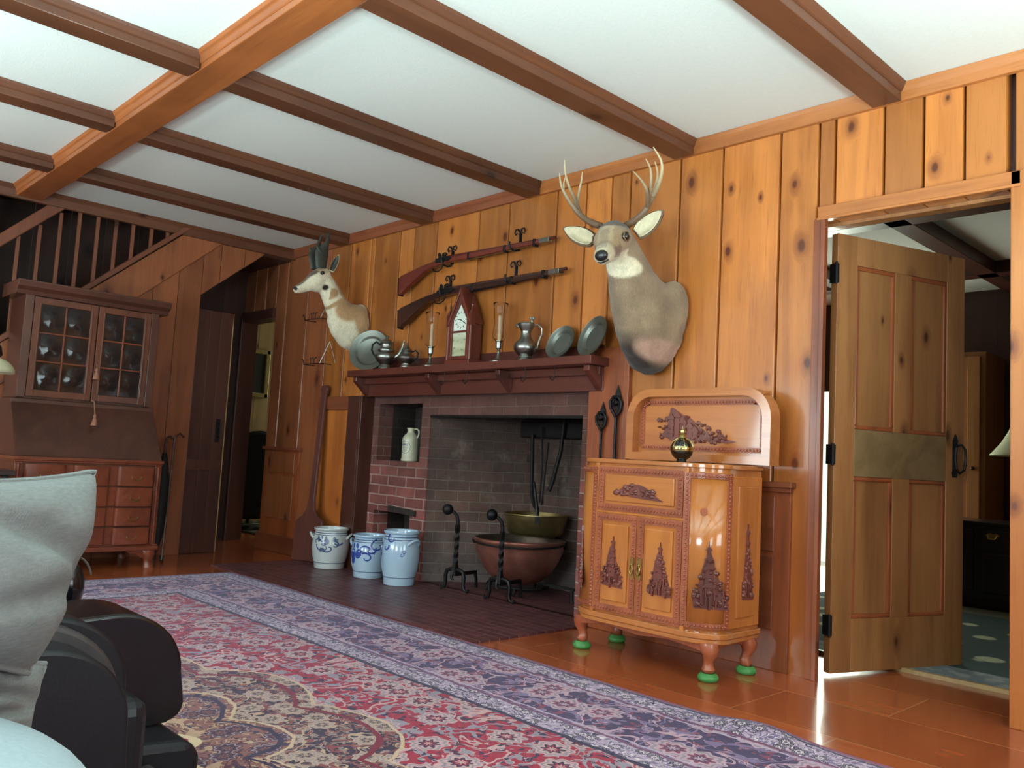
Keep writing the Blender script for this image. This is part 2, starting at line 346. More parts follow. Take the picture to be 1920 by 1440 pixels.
t=NT('dark_portrait',.35,0,.5,.3); G=t.sep(t.tc('Generated')); t.col(t.mix(t.noise(t.tc(),6,3),srgb(26,30,28),srgb(42,44,38))); M['portrait']=t.m
M['giltframe']=plain('gilt_frame',srgb(150,132,84),.4,.5,nz=.25,ns=30)
M['skin']=plain('painted_face',srgb(150,128,100),.5,0,nz=.2)
# ---------------- camera -----------------
F_PX=1580.0; YAW,PIT,ROL=-0.8057,0.0868,0.0543
CAM=V(0,-3.4,.842)
_f=V(math.sin(YAW)*math.cos(PIT),math.cos(YAW)*math.cos(PIT),math.sin(PIT)); _r=V(math.cos(YAW),-math.sin(YAW),0); _u=_r.cross(_f)
_rr=_r*math.cos(ROL)+_u*math.sin(ROL); _uu=-_r*math.sin(ROL)+_u*math.cos(ROL)
cd=bpy.data.cameras.new('camera'); cd.sensor_width=36; cd.lens=36*F_PX/1920; cd.clip_start=.05
cam=bpy.data.objects.new('camera',cd); COL.objects.link(cam)
cam.matrix_world=Matrix(((_rr.x,_uu.x,-_f.x,0),(_rr.y,_uu.y,-_f.y,-3.4),(_rr.z,_uu.z,-_f.z,.842),(0,0,0,1)))
SC.camera=cam
def ray(x,y): return _f*F_PX+_rr*(x-960)-_uu*(y-720)
def aty(x,y,Y=0.):
    d=ray(x,y); return CAM+d*((Y-CAM.y)/d.y)
def atx(x,y,X):
    d=ray(x,y); return CAM+d*((X-CAM.x)/d.x)
def atz(x,y,Z=0.):
    d=ray(x,y); return CAM+d*((Z-CAM.z)/d.z)
H=2.44
def struct(mb,name,mat,parent=None,**k):
    o=B(mb,name,mat,parent,**k); o['kind']='structure'; return o
def part(mb,name,mat,parent,label=None,**k):
    o=B(mb,name,mat,parent,**k)
    if label: o['label']=label
    return o
# ---------------- floor -----------------
m=MB(); m.bx(-9,2.3,-7.3,4.6,-.1,0); struct(m,'floor',M['floor'],smooth=0)
# ---------------- fireplace wall of upright boards -----------------
seams=[-.80,-.95,-1.101,-1.252,-1.408,-1.615,-1.87,-2.169,-2.411,-2.724,-3.03,-3.248,-3.643,-3.914,-4.335,-4.578,-4.742,-5.092,-5.354,-5.62,-5.933,-6.275,-6.45]
right=[2.2,1.95,1.7,1.45,1.2,.95,.7,.45,.2,-.05,-.3,-.55]
xs=right+seams
def boards(m,x0,x1,z0,z1,y=0,t=.06,g=.007,sgn=1,axis='x',c=None):
    """one board with small chamfered edges; front face towards -y (or +x when axis is 'y')"""
    m.cur=random.random() if c is None else c
    a,b=min(x0,x1)+g/2,max(x0,x1)-g/2; ch=.006
    pts=[(a,.014),(a+ch*.4,.004),(a+ch,0),(b-ch,0),(b-ch*.4,.004),(b,.014),(b,t),(a,t)]
    if axis=='x': poly=[(p,y+q*sgn) for p,q in pts]; m.prism(poly,z0,z1,'z')
    else: poly=[(y-q*sgn,p) for p,q in pts]; m.prism(poly,z0,z1,'z')
m=MB()
DX0,DX1=-1.688,-.93
def zone(a,b):
    # vertical extents of a board between a and b (a<b): doorway, fireplace opening
    mid=(a+b)/2
    if DX0<mid<DX1: return [(1.93,H)]
    if -5.04<mid<-2.85: return [(1.235,H)]
    return [(0,H)]
cuts=sorted(set(xs+[DX0,DX1,-5.04,-2.85]))
cuts=[c for i,c in enumerate(cuts)]
i=0
rc={}
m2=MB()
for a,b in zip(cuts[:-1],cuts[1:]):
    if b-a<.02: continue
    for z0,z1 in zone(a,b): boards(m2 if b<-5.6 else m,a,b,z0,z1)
struct(m,'wall_back',M['pine'],smooth=0,loc=(0,0,0)); struct(m2,'wall_back_corner',M['pine_left'],smooth=0,loc=(-6,0,0))  # darker pine on the corner boards stands in for dimmer light there
# masonry behind boards (keeps light out)
m=MB(); m.bx(-1.735,2.3,.06,.10,1.93,H+.1); m.bx(-.93,2.3,.06,.10,0,1.93); m.bx(-2.85,-1.735,.06,.10,0,H+.1); m.bx(-5.04,-2.85,.06,.14,1.25,H+.1); m.bx(-6.45,-5.04,.06,.10,0,H+.1); m.bx(-7.1,-6.45,.06,.1,1.93,H+.1)
struct(m,'wall_back_core',M['darkwood'],smooth=0)
# ---------------- left wall of upright boards with stair opening -----------------
m=MB(); LX=-6.2
ys=[-7.2]+[ -7.2+.28*i for i in range(1,18)]+[-2.15,-1.9,-1.62,-1.36,-1.11,-.93,-.755]
def lowz(y): return 0
for a,b in zip(ys[:-1],ys[1:]):
    if b-a<.02: continue
    m.cur=random.random()
    # top of board follows the stair stringer's lower edge for y>-2.15
    def top(y): return H if y<-2.16 else max(0.9,min(H,1.877+(y+1.173)*(2.373-1.877)/.563))
    t0,t1=top(a+.002),top(b-.002)
    if a>=-2.16:
        pts=[(a+.002,0),(b-.002,0),(b-.002,t1),(a+.002,t0)]
        m.prism(pts,LX-.05,LX,'x')
    else: boards(m,a,b,0,H,LX,.05,axis='y')
# boards right of opening edge, above the diagonal head
dg=lambda y: 1.942+(y+.755)*(2.364-1.942)/.505
for a,b in [(-.755,-.62),(-.62,-.43),(-.43,-.25)]:
    m.cur=random.random(); tp=lambda y:min(H,1.877+(y+1.173)*.881)
    m.prism([(a+.002,dg(a)),(b-.002,dg(b)),(b-.002,tp(b)),(a+.002,tp(a))],LX-.05,LX,'x')
m.cur=.3; m.prism([(-.25,2.364),(0,2.364),(0,H),(-.25,H)],LX-.05,LX,'x')
struct(m,'wall_left',M['pine_left'],smooth=0,loc=(LX,0,0))
# trims on the left wall: stair stringer with its cap
stair=thing('staircase','enclosed wooden staircase with thin balusters rising behind the tall desk','staircase',(-6.4,-1.6,0)); stair['kind']='structure'
s=lambda y:1.877+(y+1.173)*.881
m=MB(); m.prism([(-2.6,s(-2.6)),(-.56,s(-.56)),(-.56-.36,H-.03),(-.92,s(-.92)+.27),(-2.6,s(-2.6)+.30)],LX-.03,LX+.012,'x'); part(m,'stringer',M['pine_left'],stair,smooth=0,bevel=.003)
m=MB(); m.prism([(-2.6,s(-2.6)+.30),(-.905,s(-.905)+.285),(-.865,s(-.905)+.285+.035),(-.94,H-.03),(-2.6,s(-2.6)+.345)],LX-.05,LX+.03,'x'); part(m,'stringer_cap',M['stairwood'],stair,'reddish capping rail on the stringer',smooth=0,bevel=.003)
for (py,pz0,pz1) in [(-1.998,1.42,2.12),(-1.877,1.53,2.22),(-1.757,1.6,2.33),(-1.64,1.7,2.38),(-1.52,1.85,2.38),(-1.399,1.93,2.38),(-1.282,2.06,2.38),(-1.153,2.16,2.38),(-1.036,2.27,2.38),(-2.12,1.3,2.02),(-2.24,1.2,1.92)]:
    m=MB(); m.box((LX-.02,py,(pz0+pz1)/2),(.022,.022,pz1-pz0)); part(m,'baluster',M['stairwood'],stair,smooth=0,bevel=.002)
m=MB(); r0,r1=(-2.6,1.565),(-1.77,2.37); m.prism([(-2.6,1.54),(-1.74,2.36),(-1.83,2.38),(-2.6,1.62)],LX-.05,LX+.01,'x'); part(m,'handrail',M['stairwood'],stair,smooth=0,bevel=.008)
for k in range(8): 
    y1=-2.75+k*.22; z1=s(y1)+.1
    m=MB(); m.bx(-6.98,LX-.06,y1,y1+.25,z1-.03,z1); m.bx(-6.98,LX-.06,y1+.22,y1+.25,z1,z1+.16); part(m,'tread',M['darkwood'],stair,smooth=0)
# passage under the stairs
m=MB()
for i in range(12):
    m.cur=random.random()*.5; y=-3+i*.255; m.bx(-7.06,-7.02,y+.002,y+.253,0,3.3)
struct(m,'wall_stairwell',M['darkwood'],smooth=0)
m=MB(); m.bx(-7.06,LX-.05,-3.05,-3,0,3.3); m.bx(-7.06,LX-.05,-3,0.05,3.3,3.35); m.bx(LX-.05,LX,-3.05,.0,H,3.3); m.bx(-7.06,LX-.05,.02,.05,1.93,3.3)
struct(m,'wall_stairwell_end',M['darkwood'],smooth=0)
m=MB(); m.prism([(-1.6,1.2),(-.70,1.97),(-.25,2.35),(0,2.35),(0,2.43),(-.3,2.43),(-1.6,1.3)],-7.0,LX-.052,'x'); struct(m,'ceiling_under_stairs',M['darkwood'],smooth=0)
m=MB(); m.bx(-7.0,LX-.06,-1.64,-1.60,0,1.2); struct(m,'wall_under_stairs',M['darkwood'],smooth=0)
m=MB()
for a,b in ((-7.02,-6.83),(-6.83,-6.64),(-6.64,-6.45)): m.cur=random.random(); boards(m,a,b,1.98,2.42)
struct(m,'wall_over_doorway',M['pine_left'],smooth=0)
# wall_back continues beyond the left wall: jamb and header of doorway 2
m=MB(); m.bx(-7.02,-6.98,-.035,.12,0,1.93); m.bx(-6.98,-6.44,-.03,.12,1.90,1.98); m.bx(-7.02,-6.975,-.03,.0,0,1.96)
struct(m,'trim_1',M['darkboard'],smooth=0,bevel=.003)
# narrow plank door standing in the left wall opening
d2=thing('door_1','dark narrow plank door in the opening under the stairs','door',(-6.25,-.62,0)); d2['kind']='structure'
m=MB()
for i,(a,b) in enumerate([(-.75,-.66),(-.66,-.57),(-.57,-.475)]): m.cur=random.random()*.4; m.bx(LX-.045,LX-.015,a,b-.002,.005,1.835)
part(m,'leaf',M['darkboard'],d2,smooth=0,bevel=.002)
m=MB(); m.bx(LX-.02,LX-.008,-.74,-.48,.62,.70); part(m,'crosspiece',M['darkboard'],d2,smooth=0,bevel=.002)
m=MB(); m.tube([(LX-.008,-.53,.98),(LX+.03,-.53,.97),(LX+.03,-.53,.88),(LX-.008,-.53,.87)],.006); m.box((LX-.01,-.53,.925),(.006,.03,.18)); part(m,'thumb_latch',M['iron'],d2)
m=MB(); m.bx(LX-.045,LX-.010,-.476,-.470,.005,1.835); part(m,'lit_edge_strip',M['palepine'],d2,'pale edge of the door, coloured as if lit',smooth=0)  # paler wood stands in for light catching the door edge
# ---------------- lit room beyond doorway 2 -----------------
m=MB()
for i in range(18):
    m.cur=random.random(); y=.12+i*.17; m.bx(-8.66,-8.62,y+.002,y+.168,0,2.3)
struct(m,'wall_far_left',M['palepine'],smooth=0)
m=MB(); m.bx(-8.7,-5.2,3.2,3.25,0,2.3); m.bx(-8.7,-7.02,.04,.1,0,2.3); m.bx(-5.25,-5.2,1.0,3.2,0,2.3)
struct(m,'wall_far_left_side',M['palepine'],smooth=0)
m=MB(); m.bx(-8.7,-5.2,.1,3.25,2.3,2.35); struct(m,'ceiling_far_left',M['plaster'],smooth=0)
m=MB(); m.bx(-8.62,-8.60,.12,3.2,0,.14); struct(m,'baseboard_far_left',M['palepine'],smooth=0)
# ---------------- ceiling -----------------
m=MB(); m.bx(LX,2.3,-7.3,0,H,H+.08); struct(m,'ceiling',M['plaster'],smooth=0)
n=1
def trim(mb,mat,**k):
    global n; n+=1; return struct(mb,'trim_%d'%n,mat,**k)
BY=[-1.39,-2.38,-3.43,-4.42,-5.42,-.38,.62,1.62]
def beamY(x,y0,y1,w=.115,d=.073,mat=None):
    m=MB(); m.cur=random.random(); m.bx(x-w/2,x+w/2,y0,y1,H-d,H+.001)
    # cove moulding both sides
    for sg in (-1,1):
        e=x+sg*w/2; m.prism([(e,H),(e+sg*.026,H),(e+sg*.02,H-.012),(e+sg*.008,H-.03),(e,H-.036)],y0,y1,'y')
    trim(m,mat or M['beam_y'],smooth=0,bevel=.003)
for x in BY: beamY(x,-1.90,-.02); beamY(x,-7.2,-2.05,.12,.068)
m=MB(); m.cur=.6; m.bx(LX,2.2,-2.045,-1.895,H-.07,H+.001)
for sg,e in ((-1,-2.045),(1,-1.895)): m.prism([(e,H),(e+sg*.03,H),(e+sg*.022,H-.014),(e+sg*.012,H-.02),(e+sg*.006,H-.04),(e,H-.046)],LX,2.2,'x')
trim(m,M['beam_x'],smooth=0,bevel=.004)
m=MB(); m.cur=.7; m.bx(LX,2.2,-4.8,-4.65,H-.07,H+.001); trim(m,M['beam_x'],smooth=0,bevel=.004)
# crown along fireplace wall, darker towards the left end
def crown(x0,x1,mat):
    m=MB(); m.cur=.6; m.prism([(0,H-.072),(-.018,H-.070),(-.022,H-.035),(-.030,H-.02),(-.034,H-.001),(0,H-.001)],x0,x1,'x'); return m
trim(crown(-3.45,2.2,0),M['pine_x'],smooth=0); trim(crown(LX,-3.45,0),M['trimred_x'],smooth=0)
m=MB(); m.cur=.5; m.prism([(LX,H-.085),(LX+.022,H-.082),(LX+.026,H-.03),(LX+.045,H-.001),(LX,H-.001)],-7.2,0,'y'); trim(m,M['beam_y'],smooth=0)
# ---------------- doorway on the right -----------------
m=MB(); m.cur=.7; m.bx(-1.678,DX1+.03,-.022,0,1.934,1.988); m.bx(-1.678,DX1+.03,-.03,0,1.926,1.938); trim(m,M['pine_x'],smooth=0,bevel=.003)
m=MB(); m.cur=.5; m.bx(DX1-.004,DX1+.11,-.022,0,0,1.988); trim(m,M['pine'],smooth=0,bevel=.003)
m=MB(); m.cur=.3; m.bx(DX0-.004,-1.642,-.022,.0,0,1.934); m.bx(-1.658,-1.638,-.03,.0,0,1.926); trim(m,M['trimred'],smooth=0,bevel=.002)
m=MB(); m.cur=.5; m.bx(-1.765,-1.735,0.02,.10,0,1.93); m.bx(DX1,DX1+.03,0,.46,0,1.93); m.bx(-1.765,DX1+.03,.062,.12,1.915,1.96); trim(m,M['pine_door'],smooth=0)
# wainscot on the right of the hearth
m=MB(); m.cur=.2; m.bx(-2.66,-1.77,-.016,0,0,.775); trim(m,M['trimred'],smooth=0,bevel=.002)
m=MB(); m.cur=.3; m.bx(-2.66,-1.755,-.045,0,.775,.80); m.bx(-2.66,-1.765,-.03,0,.755,.775); trim(m,M['trimred_x'],smooth=0,bevel=.003)
for z0,z1 in ((.50,.735),(.17,.48)):
    m=MB(); m.cur=random.random(); m.bx(-2.6,-1.84,-.024,-.014,z0,z1); trim(m,M['trimred_x'],smooth=0,bevel=.004)
m=MB(); m.cur=.1; m.bx(-2.60,-2.60+.001,-.02,0,0,.1)
# wainscot at the left corner
m=MB(); m.cur=.5; m.bx(-6.40,-5.86,-.016,0,0,.80); trim(m,M['trimred'],smooth=0,bevel=.002)
m=MB(); m.cur=.5; m.bx(-6.42,-5.84,-.04,0,.80,.825); trim(m,M['trimred_x'],smooth=0,bevel=.003)
for z0,z1 in ((.62,.78),(.26,.60)):
    m=MB(); m.cur=random.random(); m.bx(-6.33,-5.92,-.026,-.014,z0,z1); trim(m,M['pine_left'],smooth=0,bevel=.005)
m=MB(); m.cur=.5; m.bx(-6.44,-5.80,-.03,0,0,.13); struct(m,'baseboard_left',M['trimred_x'],smooth=0,bevel=.004)
# boards framing the fireplace
m=MB(); m.cur=.1; m.bx(-5.21,-5.06,-.03,.0,0,1.22); m.bx(-5.06,-5.035,-.03,.10,0,1.22); trim(m,M['darkboard'],smooth=0,bevel=.003)
m=MB(); m.cur=.95; m.bx(-5.62,-5.21,-.012,0,0,1.12); trim(m,M['pine'],smooth=0,bevel=.002)
m=MB(); m.cur=.4; m.bx(-5.63,-5.21,-.028,0,1.12,1.22); trim(m,M['trimred_x'],smooth=0,bevel=.003)
m=MB(); m.cur=.5; m.bx(-2.89,-2.69,-.02,0,0,1.44); trim(m,M['trimred'],smooth=0,bevel=.003)
m=MB(); m.cur=.6; m.bx(-2.685,-2.66,-.028,0,0,1.44); trim(m,M['trimred'],smooth=0,bevel=.004)
m=MB(); m.cur=.5; m.bx(-2.93,-2.885,-.02,.09,0,1.22); trim(m,M['trimred'],smooth=0,bevel=.003)
# ---------------- fireplace masonry -----------------
fp=thing('fireplace','wide brick fireplace with a beehive-oven niche and splayed firebox','fireplace',(-4,.1,0)); fp['kind']='structure'
YF=.08; X0,X1=-5.04,-2.93; FX0,FX1=-4.38,-3.05; FT=1.088
def hole_wall(m,x0,x1,z0,z1,holes,y,t=None):
    # front sheet at y minus rectangular holes
    xs=sorted({x0,x1,*[h[0] for h in holes],*[h[1] for h in holes]}); zs=sorted({z0,z1,*[h[2] for h in holes],*[h[3] for h in holes]})
    for a,b in zip(xs[:-1],xs[1:]):
        for c,d in zip(zs[:-1],zs[1:]):
            if any(h[0]<=(a+b)/2<=h[1] and h[2]<=(c+d)/2<=h[3] for h in holes): continue
            m.bx(a,b,y,y+(t or .1),c,d)
NI=(-4.965,-4.475,.775,1.170); AH=(-4.955,-4.54,.27,.425)
m=MB(); hole_wall(m,X0,FX0,0,1.25,[NI,AH],YF,.12); m.bx(FX0,X1,YF,YF+.12,FT,1.25); m.bx(FX1,X1,YF,YF+.12,0,FT)
part(m,'brick_face',M['brick'],fp,smooth=0)
m=MB()
# splayed left cheek, back, right cheek
m.prism([(FX0-.1,YF+.005),(FX0-.001,YF+.005),(-4.02,.72),(-4.1,.80)],0,2.0,'z'); m.prism([(-4.1,.70),(-3.22,.70),(-3.22,.82),(-4.1,.82)],0,2.0,'z'); m.prism([(FX1+.001,YF+.005),(FX1+.1,YF+.005),(-3.1,.82),(-3.22,.72)],0,2.0,'z')
part(m,'firebox',M['brickin'],fp,'sooty inner brickwork of the firebox',smooth=0)
m=MB(); m.bx(FX0-.1,FX1+.1,YF+.12,.9,1.35,1.4); part(m,'throat',M['irondark'],fp,'sooty black throat above the fire',smooth=0)
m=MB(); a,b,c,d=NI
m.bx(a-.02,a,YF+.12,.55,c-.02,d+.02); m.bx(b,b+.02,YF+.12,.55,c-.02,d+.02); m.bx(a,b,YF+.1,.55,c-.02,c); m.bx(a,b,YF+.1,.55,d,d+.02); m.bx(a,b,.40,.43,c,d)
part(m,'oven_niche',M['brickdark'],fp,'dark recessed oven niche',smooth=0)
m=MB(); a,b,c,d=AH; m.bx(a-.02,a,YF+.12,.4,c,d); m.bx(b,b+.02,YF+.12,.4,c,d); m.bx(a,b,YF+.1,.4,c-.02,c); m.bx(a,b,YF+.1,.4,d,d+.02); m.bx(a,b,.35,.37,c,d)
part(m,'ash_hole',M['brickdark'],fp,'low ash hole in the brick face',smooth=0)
m=MB(); m.box((-4.62,YF-.005,.443),(.30,.03,.038),Euler((0,R(3),0))); part(m,'ash_hole_lintel',M['brickdark'],fp,smooth=0,bevel=.004)
m=MB(); m.bx(FX0,FX1,YF-.004,YF+.02,FT-.012,FT+.004); part(m,'lintel_bar',M['irondark'],fp,'black iron lintel bar',smooth=0)
m=MB(); m.bx(-5.56,-2.86,-.80,YF+.02,.0,.010); m.bx(FX0-.02,FX1+.02,YF,.8,0,.010); part(m,'hearth',M['hearth'],fp,'hearth of narrow dark red bricks laid on edge',smooth=0)
m=MB(); m.bx(FX0+.02,FX1-.02,.62,.70,.98,1.09); part(m,'iron_bar',M['irondark'],fp,'black iron bar across the flue',smooth=0,bevel=.01)
# ---------------- back / right walls of the room behind the camera, with windows -----------------
def wall_win(name,axis,pos,a0,a1,wins,mat,thick=.1):
    m=MB(); xs=sorted({a0,a1,*[w[0] for w in wins],*[w[1] for w in wins]})
    for a,b in zip(xs[:-1],xs[1:]):
        w=[w for w in wins if w[0]<=(a+b)/2<=w[1]]
        segs=[(0,H)] if not w else [(0,w[0][2]),(w[0][3],H)]
        for z0,z1 in segs:
            k=max(1,int((b-a)/.25))
            for i in range(k):
                m.cur=random.random(); p,q=a+(b-a)*i/k,a+(b-a)*(i+1)/k
                if axis=='y': m.bx(p+.001,q-.001,pos,pos+thick,z0,z1)
                else: m.bx(pos,pos+thick,p+.001,q-.001,z0,z1)
    return struct(m,name,mat,smooth=0)
wn=0
def window(axis,pos,a0,a1,z0,z1):
    global wn; wn+=1
    t=thing('window_%d'%wn,'white sash window in pine-boarded wall behind the camera','window',(((a0+a1)/2,pos,z0) if axis=='y' else (pos,(a0+a1)/2,z0))); t['kind']='structure'
    m=MB(); 
    def b(p,q,c,d,th=.03):
        if axis=='y': m.bx(p,q,pos-th/2,pos+th/2,c,d)
        else: m.bx(pos-th/2,pos+th/2,p,q,c,d)
    w=.05; b(a0,a1,z0,z0+w);b(a0,a1,z1-w,z1);b(a0,a0+w,z0,z1);b(a1-w,a1,z0,z1)
    b(a0,a1,(z0+z1)/2-.02,(z0+z1)/2+.02)
    for i in (1,2): x=a0+(a1-a0)*i/3; b(x-.008,x+.008,z0,z1,.02)
    part(m,'window_frame',M['cream'],t,smooth=0)
    m=MB(); b(a0,a1,z0,z1,.004); part(m,'pane',M['glass'],t,smooth=0)
W1=[(-6.0,-5.0,.75,2.1),(-4.6,-3.6,.75,2.1),(-1.6,.0,.7,2.1)]
wall_win('wall_front','y',-7.3,LX,2.3,W1,M['pine_left'])
for w in W1: window('y',-7.25,*w)
W2=[(-5.6,-4.2,.6,2.1),(-2.6,-1.0,.6,2.1)]
wall_win('wall_right','x',2.2,-7.2,.06,W2,M['pine_left'])
for w in W2: window('x',2.25,*w)
# ---------------- room beyond the right doorway -----------------
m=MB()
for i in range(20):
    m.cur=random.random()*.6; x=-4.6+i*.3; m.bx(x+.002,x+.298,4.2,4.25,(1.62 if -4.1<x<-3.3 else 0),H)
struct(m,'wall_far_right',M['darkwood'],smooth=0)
m=MB(); m.bx(-4.65,-4.6,1.0,4.25,0,H); m.bx(2.2,2.25,.06,4.25,0,H); m.bx(-2.85,-2.83,.1,1.0,0,H) ; struct(m,'wall_far_right_side',M['pine_door'],smooth=0)
m=MB(); m.bx(-4.65,2.25,.1,4.25,H,H+.06); struct(m,'ceiling_far_right',M['plaster'],smooth=0)
for x0,x1,y0,y1 in [(-3.5,2.2,1.55,1.68),(-2.05,-1.92,.1,4.2),(-.95,-.82,.1,4.2),(-3.5,2.2,3.2,3.33),(-3.1,-2.97,.1,4.2)]:
    m=MB(); m.cur=.3; m.bx(x0,x1,y0,y1,H-.09,H); trim(m,M['darkboard'],smooth=0,bevel=.003)
m=MB(); m.cur=.5; m.bx(-2.4,.6,.495,.515,0,.018); trim(m,M['palepine'],smooth=0)
# ---------------- oriental rug -----------------
def rug_mat():
    t=NT('rug_wool',.95,0,.1); P=t.tc(); x,y,z=t.sep(P)[:3]; HX,HY=2.75,1.83
    hx=t.math('MULTIPLY',t.math('SUBTRACT',t.noise(P,11,3,.6),.5),.035); x=t.math('ADD',x,hx); y=t.math('ADD',y,t.math('MULTIPLY',t.math('SUBTRACT',t.noise(t.map(P,loc=(5,2,0)),11,3,.6),.5),.035))
    ax=t.math('ABSOLUTE',x); ay=t.math('ABSOLUTE',y)
    ex=t.math('SUBTRACT',HX,ax); ey=t.math('SUBTRACT',HY,ay); e=t.math('MINIMUM',ex,ey)
    along=t.math('ADD',t.math('MULTIPLY',t.math('LESS_THAN',ex,ey),t.math('SUBTRACT',ay,ax)),ax)   # coordinate running along the border
    M2=t.comb(ax,ay,0)
    red=srgb(150,34,52); pink=srgb(186,150,150); navy=srgb(46,40,62); lilac=srgb(176,156,178); cream=srgb(206,184,150); grey=srgb(140,130,142); dred=srgb(112,28,42)
    def band(v,a,b): return t.math('MULTIPLY',t.math('GREATER_THAN',v,a),t.math('LESS_THAN',v,b))
    def line(v,c,w): return t.math('LESS_THAN',t.math('ABSOLUTE',t.math('SUBTRACT',v,c)),w)
    def florals(vec,base,c1,c2,c3,sc,seed):
        # scrolling stems, blossoms and leaves
        w=t.n.new('ShaderNodeVectorMath'); w.operation='ADD'; t.link(vec,w.inputs[0]); w.inputs[1].default_value=(seed,seed*1.7,0); q=w.outputs[0]
        nz=t.noise(q,sc*.55,2,.5,.6); st=line(nz,.47,.012); st2=line(nz,.56,.012)
        leaf=t.noise(q,sc*2.3,2,.55,.9); lf=t.math('GREATER_THAN',leaf,.565); lo=line(leaf,.565,.012)
        leaf2=t.noise(q,sc*3.4,1,.5,.4); l2=t.math('GREATER_THAN',leaf2,.60)
        d=t.vor(q,sc*.62,'F1','Distance',.75,'2D'); ps=t.vor(q,sc*.62,'F1','Position',.75,'2D')
        dv=t.n.new('ShaderNodeVectorMath'); dv.operation='SUBTRACT'; sv=t.n.new('ShaderNodeVectorMath'); sv.operation='SCALE'; t.link(q,sv.inputs[0]); sv.inputs['Scale'].default_value=1
        t.link(sv.outputs[0],dv.inputs[0]); t.link(ps,dv.inputs[1]); a,b=t.sep(dv.outputs[0])[:2]
        ang=t.math('ARCTAN2',b,a); pet=t.math('MULTIPLY',t.math('SINE',t.math('MULTIPLY',ang,8)),.035)
        dd=t.math('ADD',d,pet)
        c=t.mix(lf,base,c2); c=t.mix(l2,c,c3); c=t.mix(lo,c,c1); c=t.mix(st,c,c1); c=t.mix(st2,c,c2)
        c=t.mix(t.math('LESS_THAN',dd,.33),c,c1); c=t.mix(t.math('LESS_THAN',dd,.285),c,grey); c=t.mix(t.math('LESS_THAN',dd,.24),c,c1); c=t.mix(t.math('LESS_THAN',dd,.17),c,c3); c=t.mix(t.math('LESS_THAN',dd,.11),c,base); c=t.mix(t.math('LESS_THAN',dd,.06),c,c1)
        return c
    field=florals(M2,red,pink,grey,navy,9,3.1)
    bord=florals(t.comb(along,t.math('MULTIPLY',e,1.05),0),srgb(62,52,82),srgb(184,152,166),srgb(122,104,138),srgb(126,62,78),7.5,9.3)
    guard=florals(t.comb(along,e,0),lilac,navy,srgb(120,106,140),srgb(214,204,206),22,5.7)
    # medallion
    ux=t.math('DIVIDE',x,1.15); uy=t.math('DIVIDE',y,.80); rr=t.math('SQRT',t.math('ADD',t.math('MULTIPLY',ux,ux),t.math('MULTIPLY',uy,uy)))
    an=t.math('ARCTAN2',uy,ux); lobe=t.math('MULTIPLY',t.math('ABSOLUTE',t.math('SINE',t.math('MULTIPLY',an,6))),.13)
    r=t.math('SUBTRACT',rr,lobe)
    med=florals(M2,srgb(50,38,52),srgb(176,146,124),srgb(124,62,62),srgb(128,112,112),13,1.3)
    med2=florals(M2,srgb(128,84,76),srgb(84,46,54),srgb(178,146,120),navy,13,6.3)
    c=field
    c=t.mix(t.math('LESS_THAN',r,.98),c,med); c=t.mix(line(r,.98,.007),c,srgb(188,160,134)); c=t.mix(line(r,.90,.012),c,dred)
    c=t.mix(t.math('LESS_THAN',r,.62),c,med2); c=t.mix(line(r,.62,.008),c,srgb(188,160,134)); c=t.mix(line(r,.57,.012),c,navy)
    c=t.mix(t.math('LESS_THAN',r,.3),c,red); c=t.mix(line(r,.3,.02),c,cream)
    c=t.mix(t.math('LESS_THAN',e,.60),c,guard); c=t.mix(t.math('LESS_THAN',e,.49),c,bord); c=t.mix(t.math('LESS_THAN',e,.145),c,guard)
    for cc,w,k in ((.60,.010,navy),(.545,.004,lilac),(.49,.007,srgb(110,70,96)),(.145,.007,srgb(110,70,96)),(.47,.005,lilac),(.165,.005,lilac),(.03,.007,navy)): c=t.mix(line(e,cc,w),c,k)
    c=t.mix(t.math('LESS_THAN',e,.02),c,srgb(156,44,70))
    wear=t.noise(P,60,4,.7); wv=t.math('ADD',.72,t.math('MULTIPLY',wear,.56)); c=t.mix(1,c,t.comb(wv,wv,wv),'MULTIPLY')
    c=t.mix(.04,c,lilac)
    t.col(c); t.b.inputs['Sheen Weight'].default_value=.2; t.b.inputs['Sheen Roughness'].default_value=.4; t.b.inputs['Sheen Tint'].default_value=(.75,.75,1,1)
    t.bump(t.math('ADD',wear,t.noise(P,220,2)),.35,.004); return t.m
M['rug']=rug_mat()
m=MB(); x0,x1,y0,y1=-5.2,.3,-4.48,-.82
def rp(u,v):
    x=x0+(x1-x0)*u; y=y0+(y1-y0)*v; z=.010+.0025*math.sin(x*3.1)*math.sin(y*2.7)
    # curled ripple on the edge by the bar cabinet
    d=((x+1.42)**2/.02+(y+.86)**2/.006); z+=.028*math.exp(-d)
    ed=.010*mn.noise(V(x*1.3,y*1.3,0)); 
    return (x,y+ (ed if v>.98 else 0),z)
m.grid(rp,150,90); rug=B(m,'rug',M['rug'],loc=((x0+x1)/2,(y0+y1)/2,0)); mo=rug.modifiers.new('s','SOLIDIFY'); mo.thickness=.009; mo.offset=-1
tag(rug,'large red oriental rug with navy floral border and central medallion on the board floor','rug')
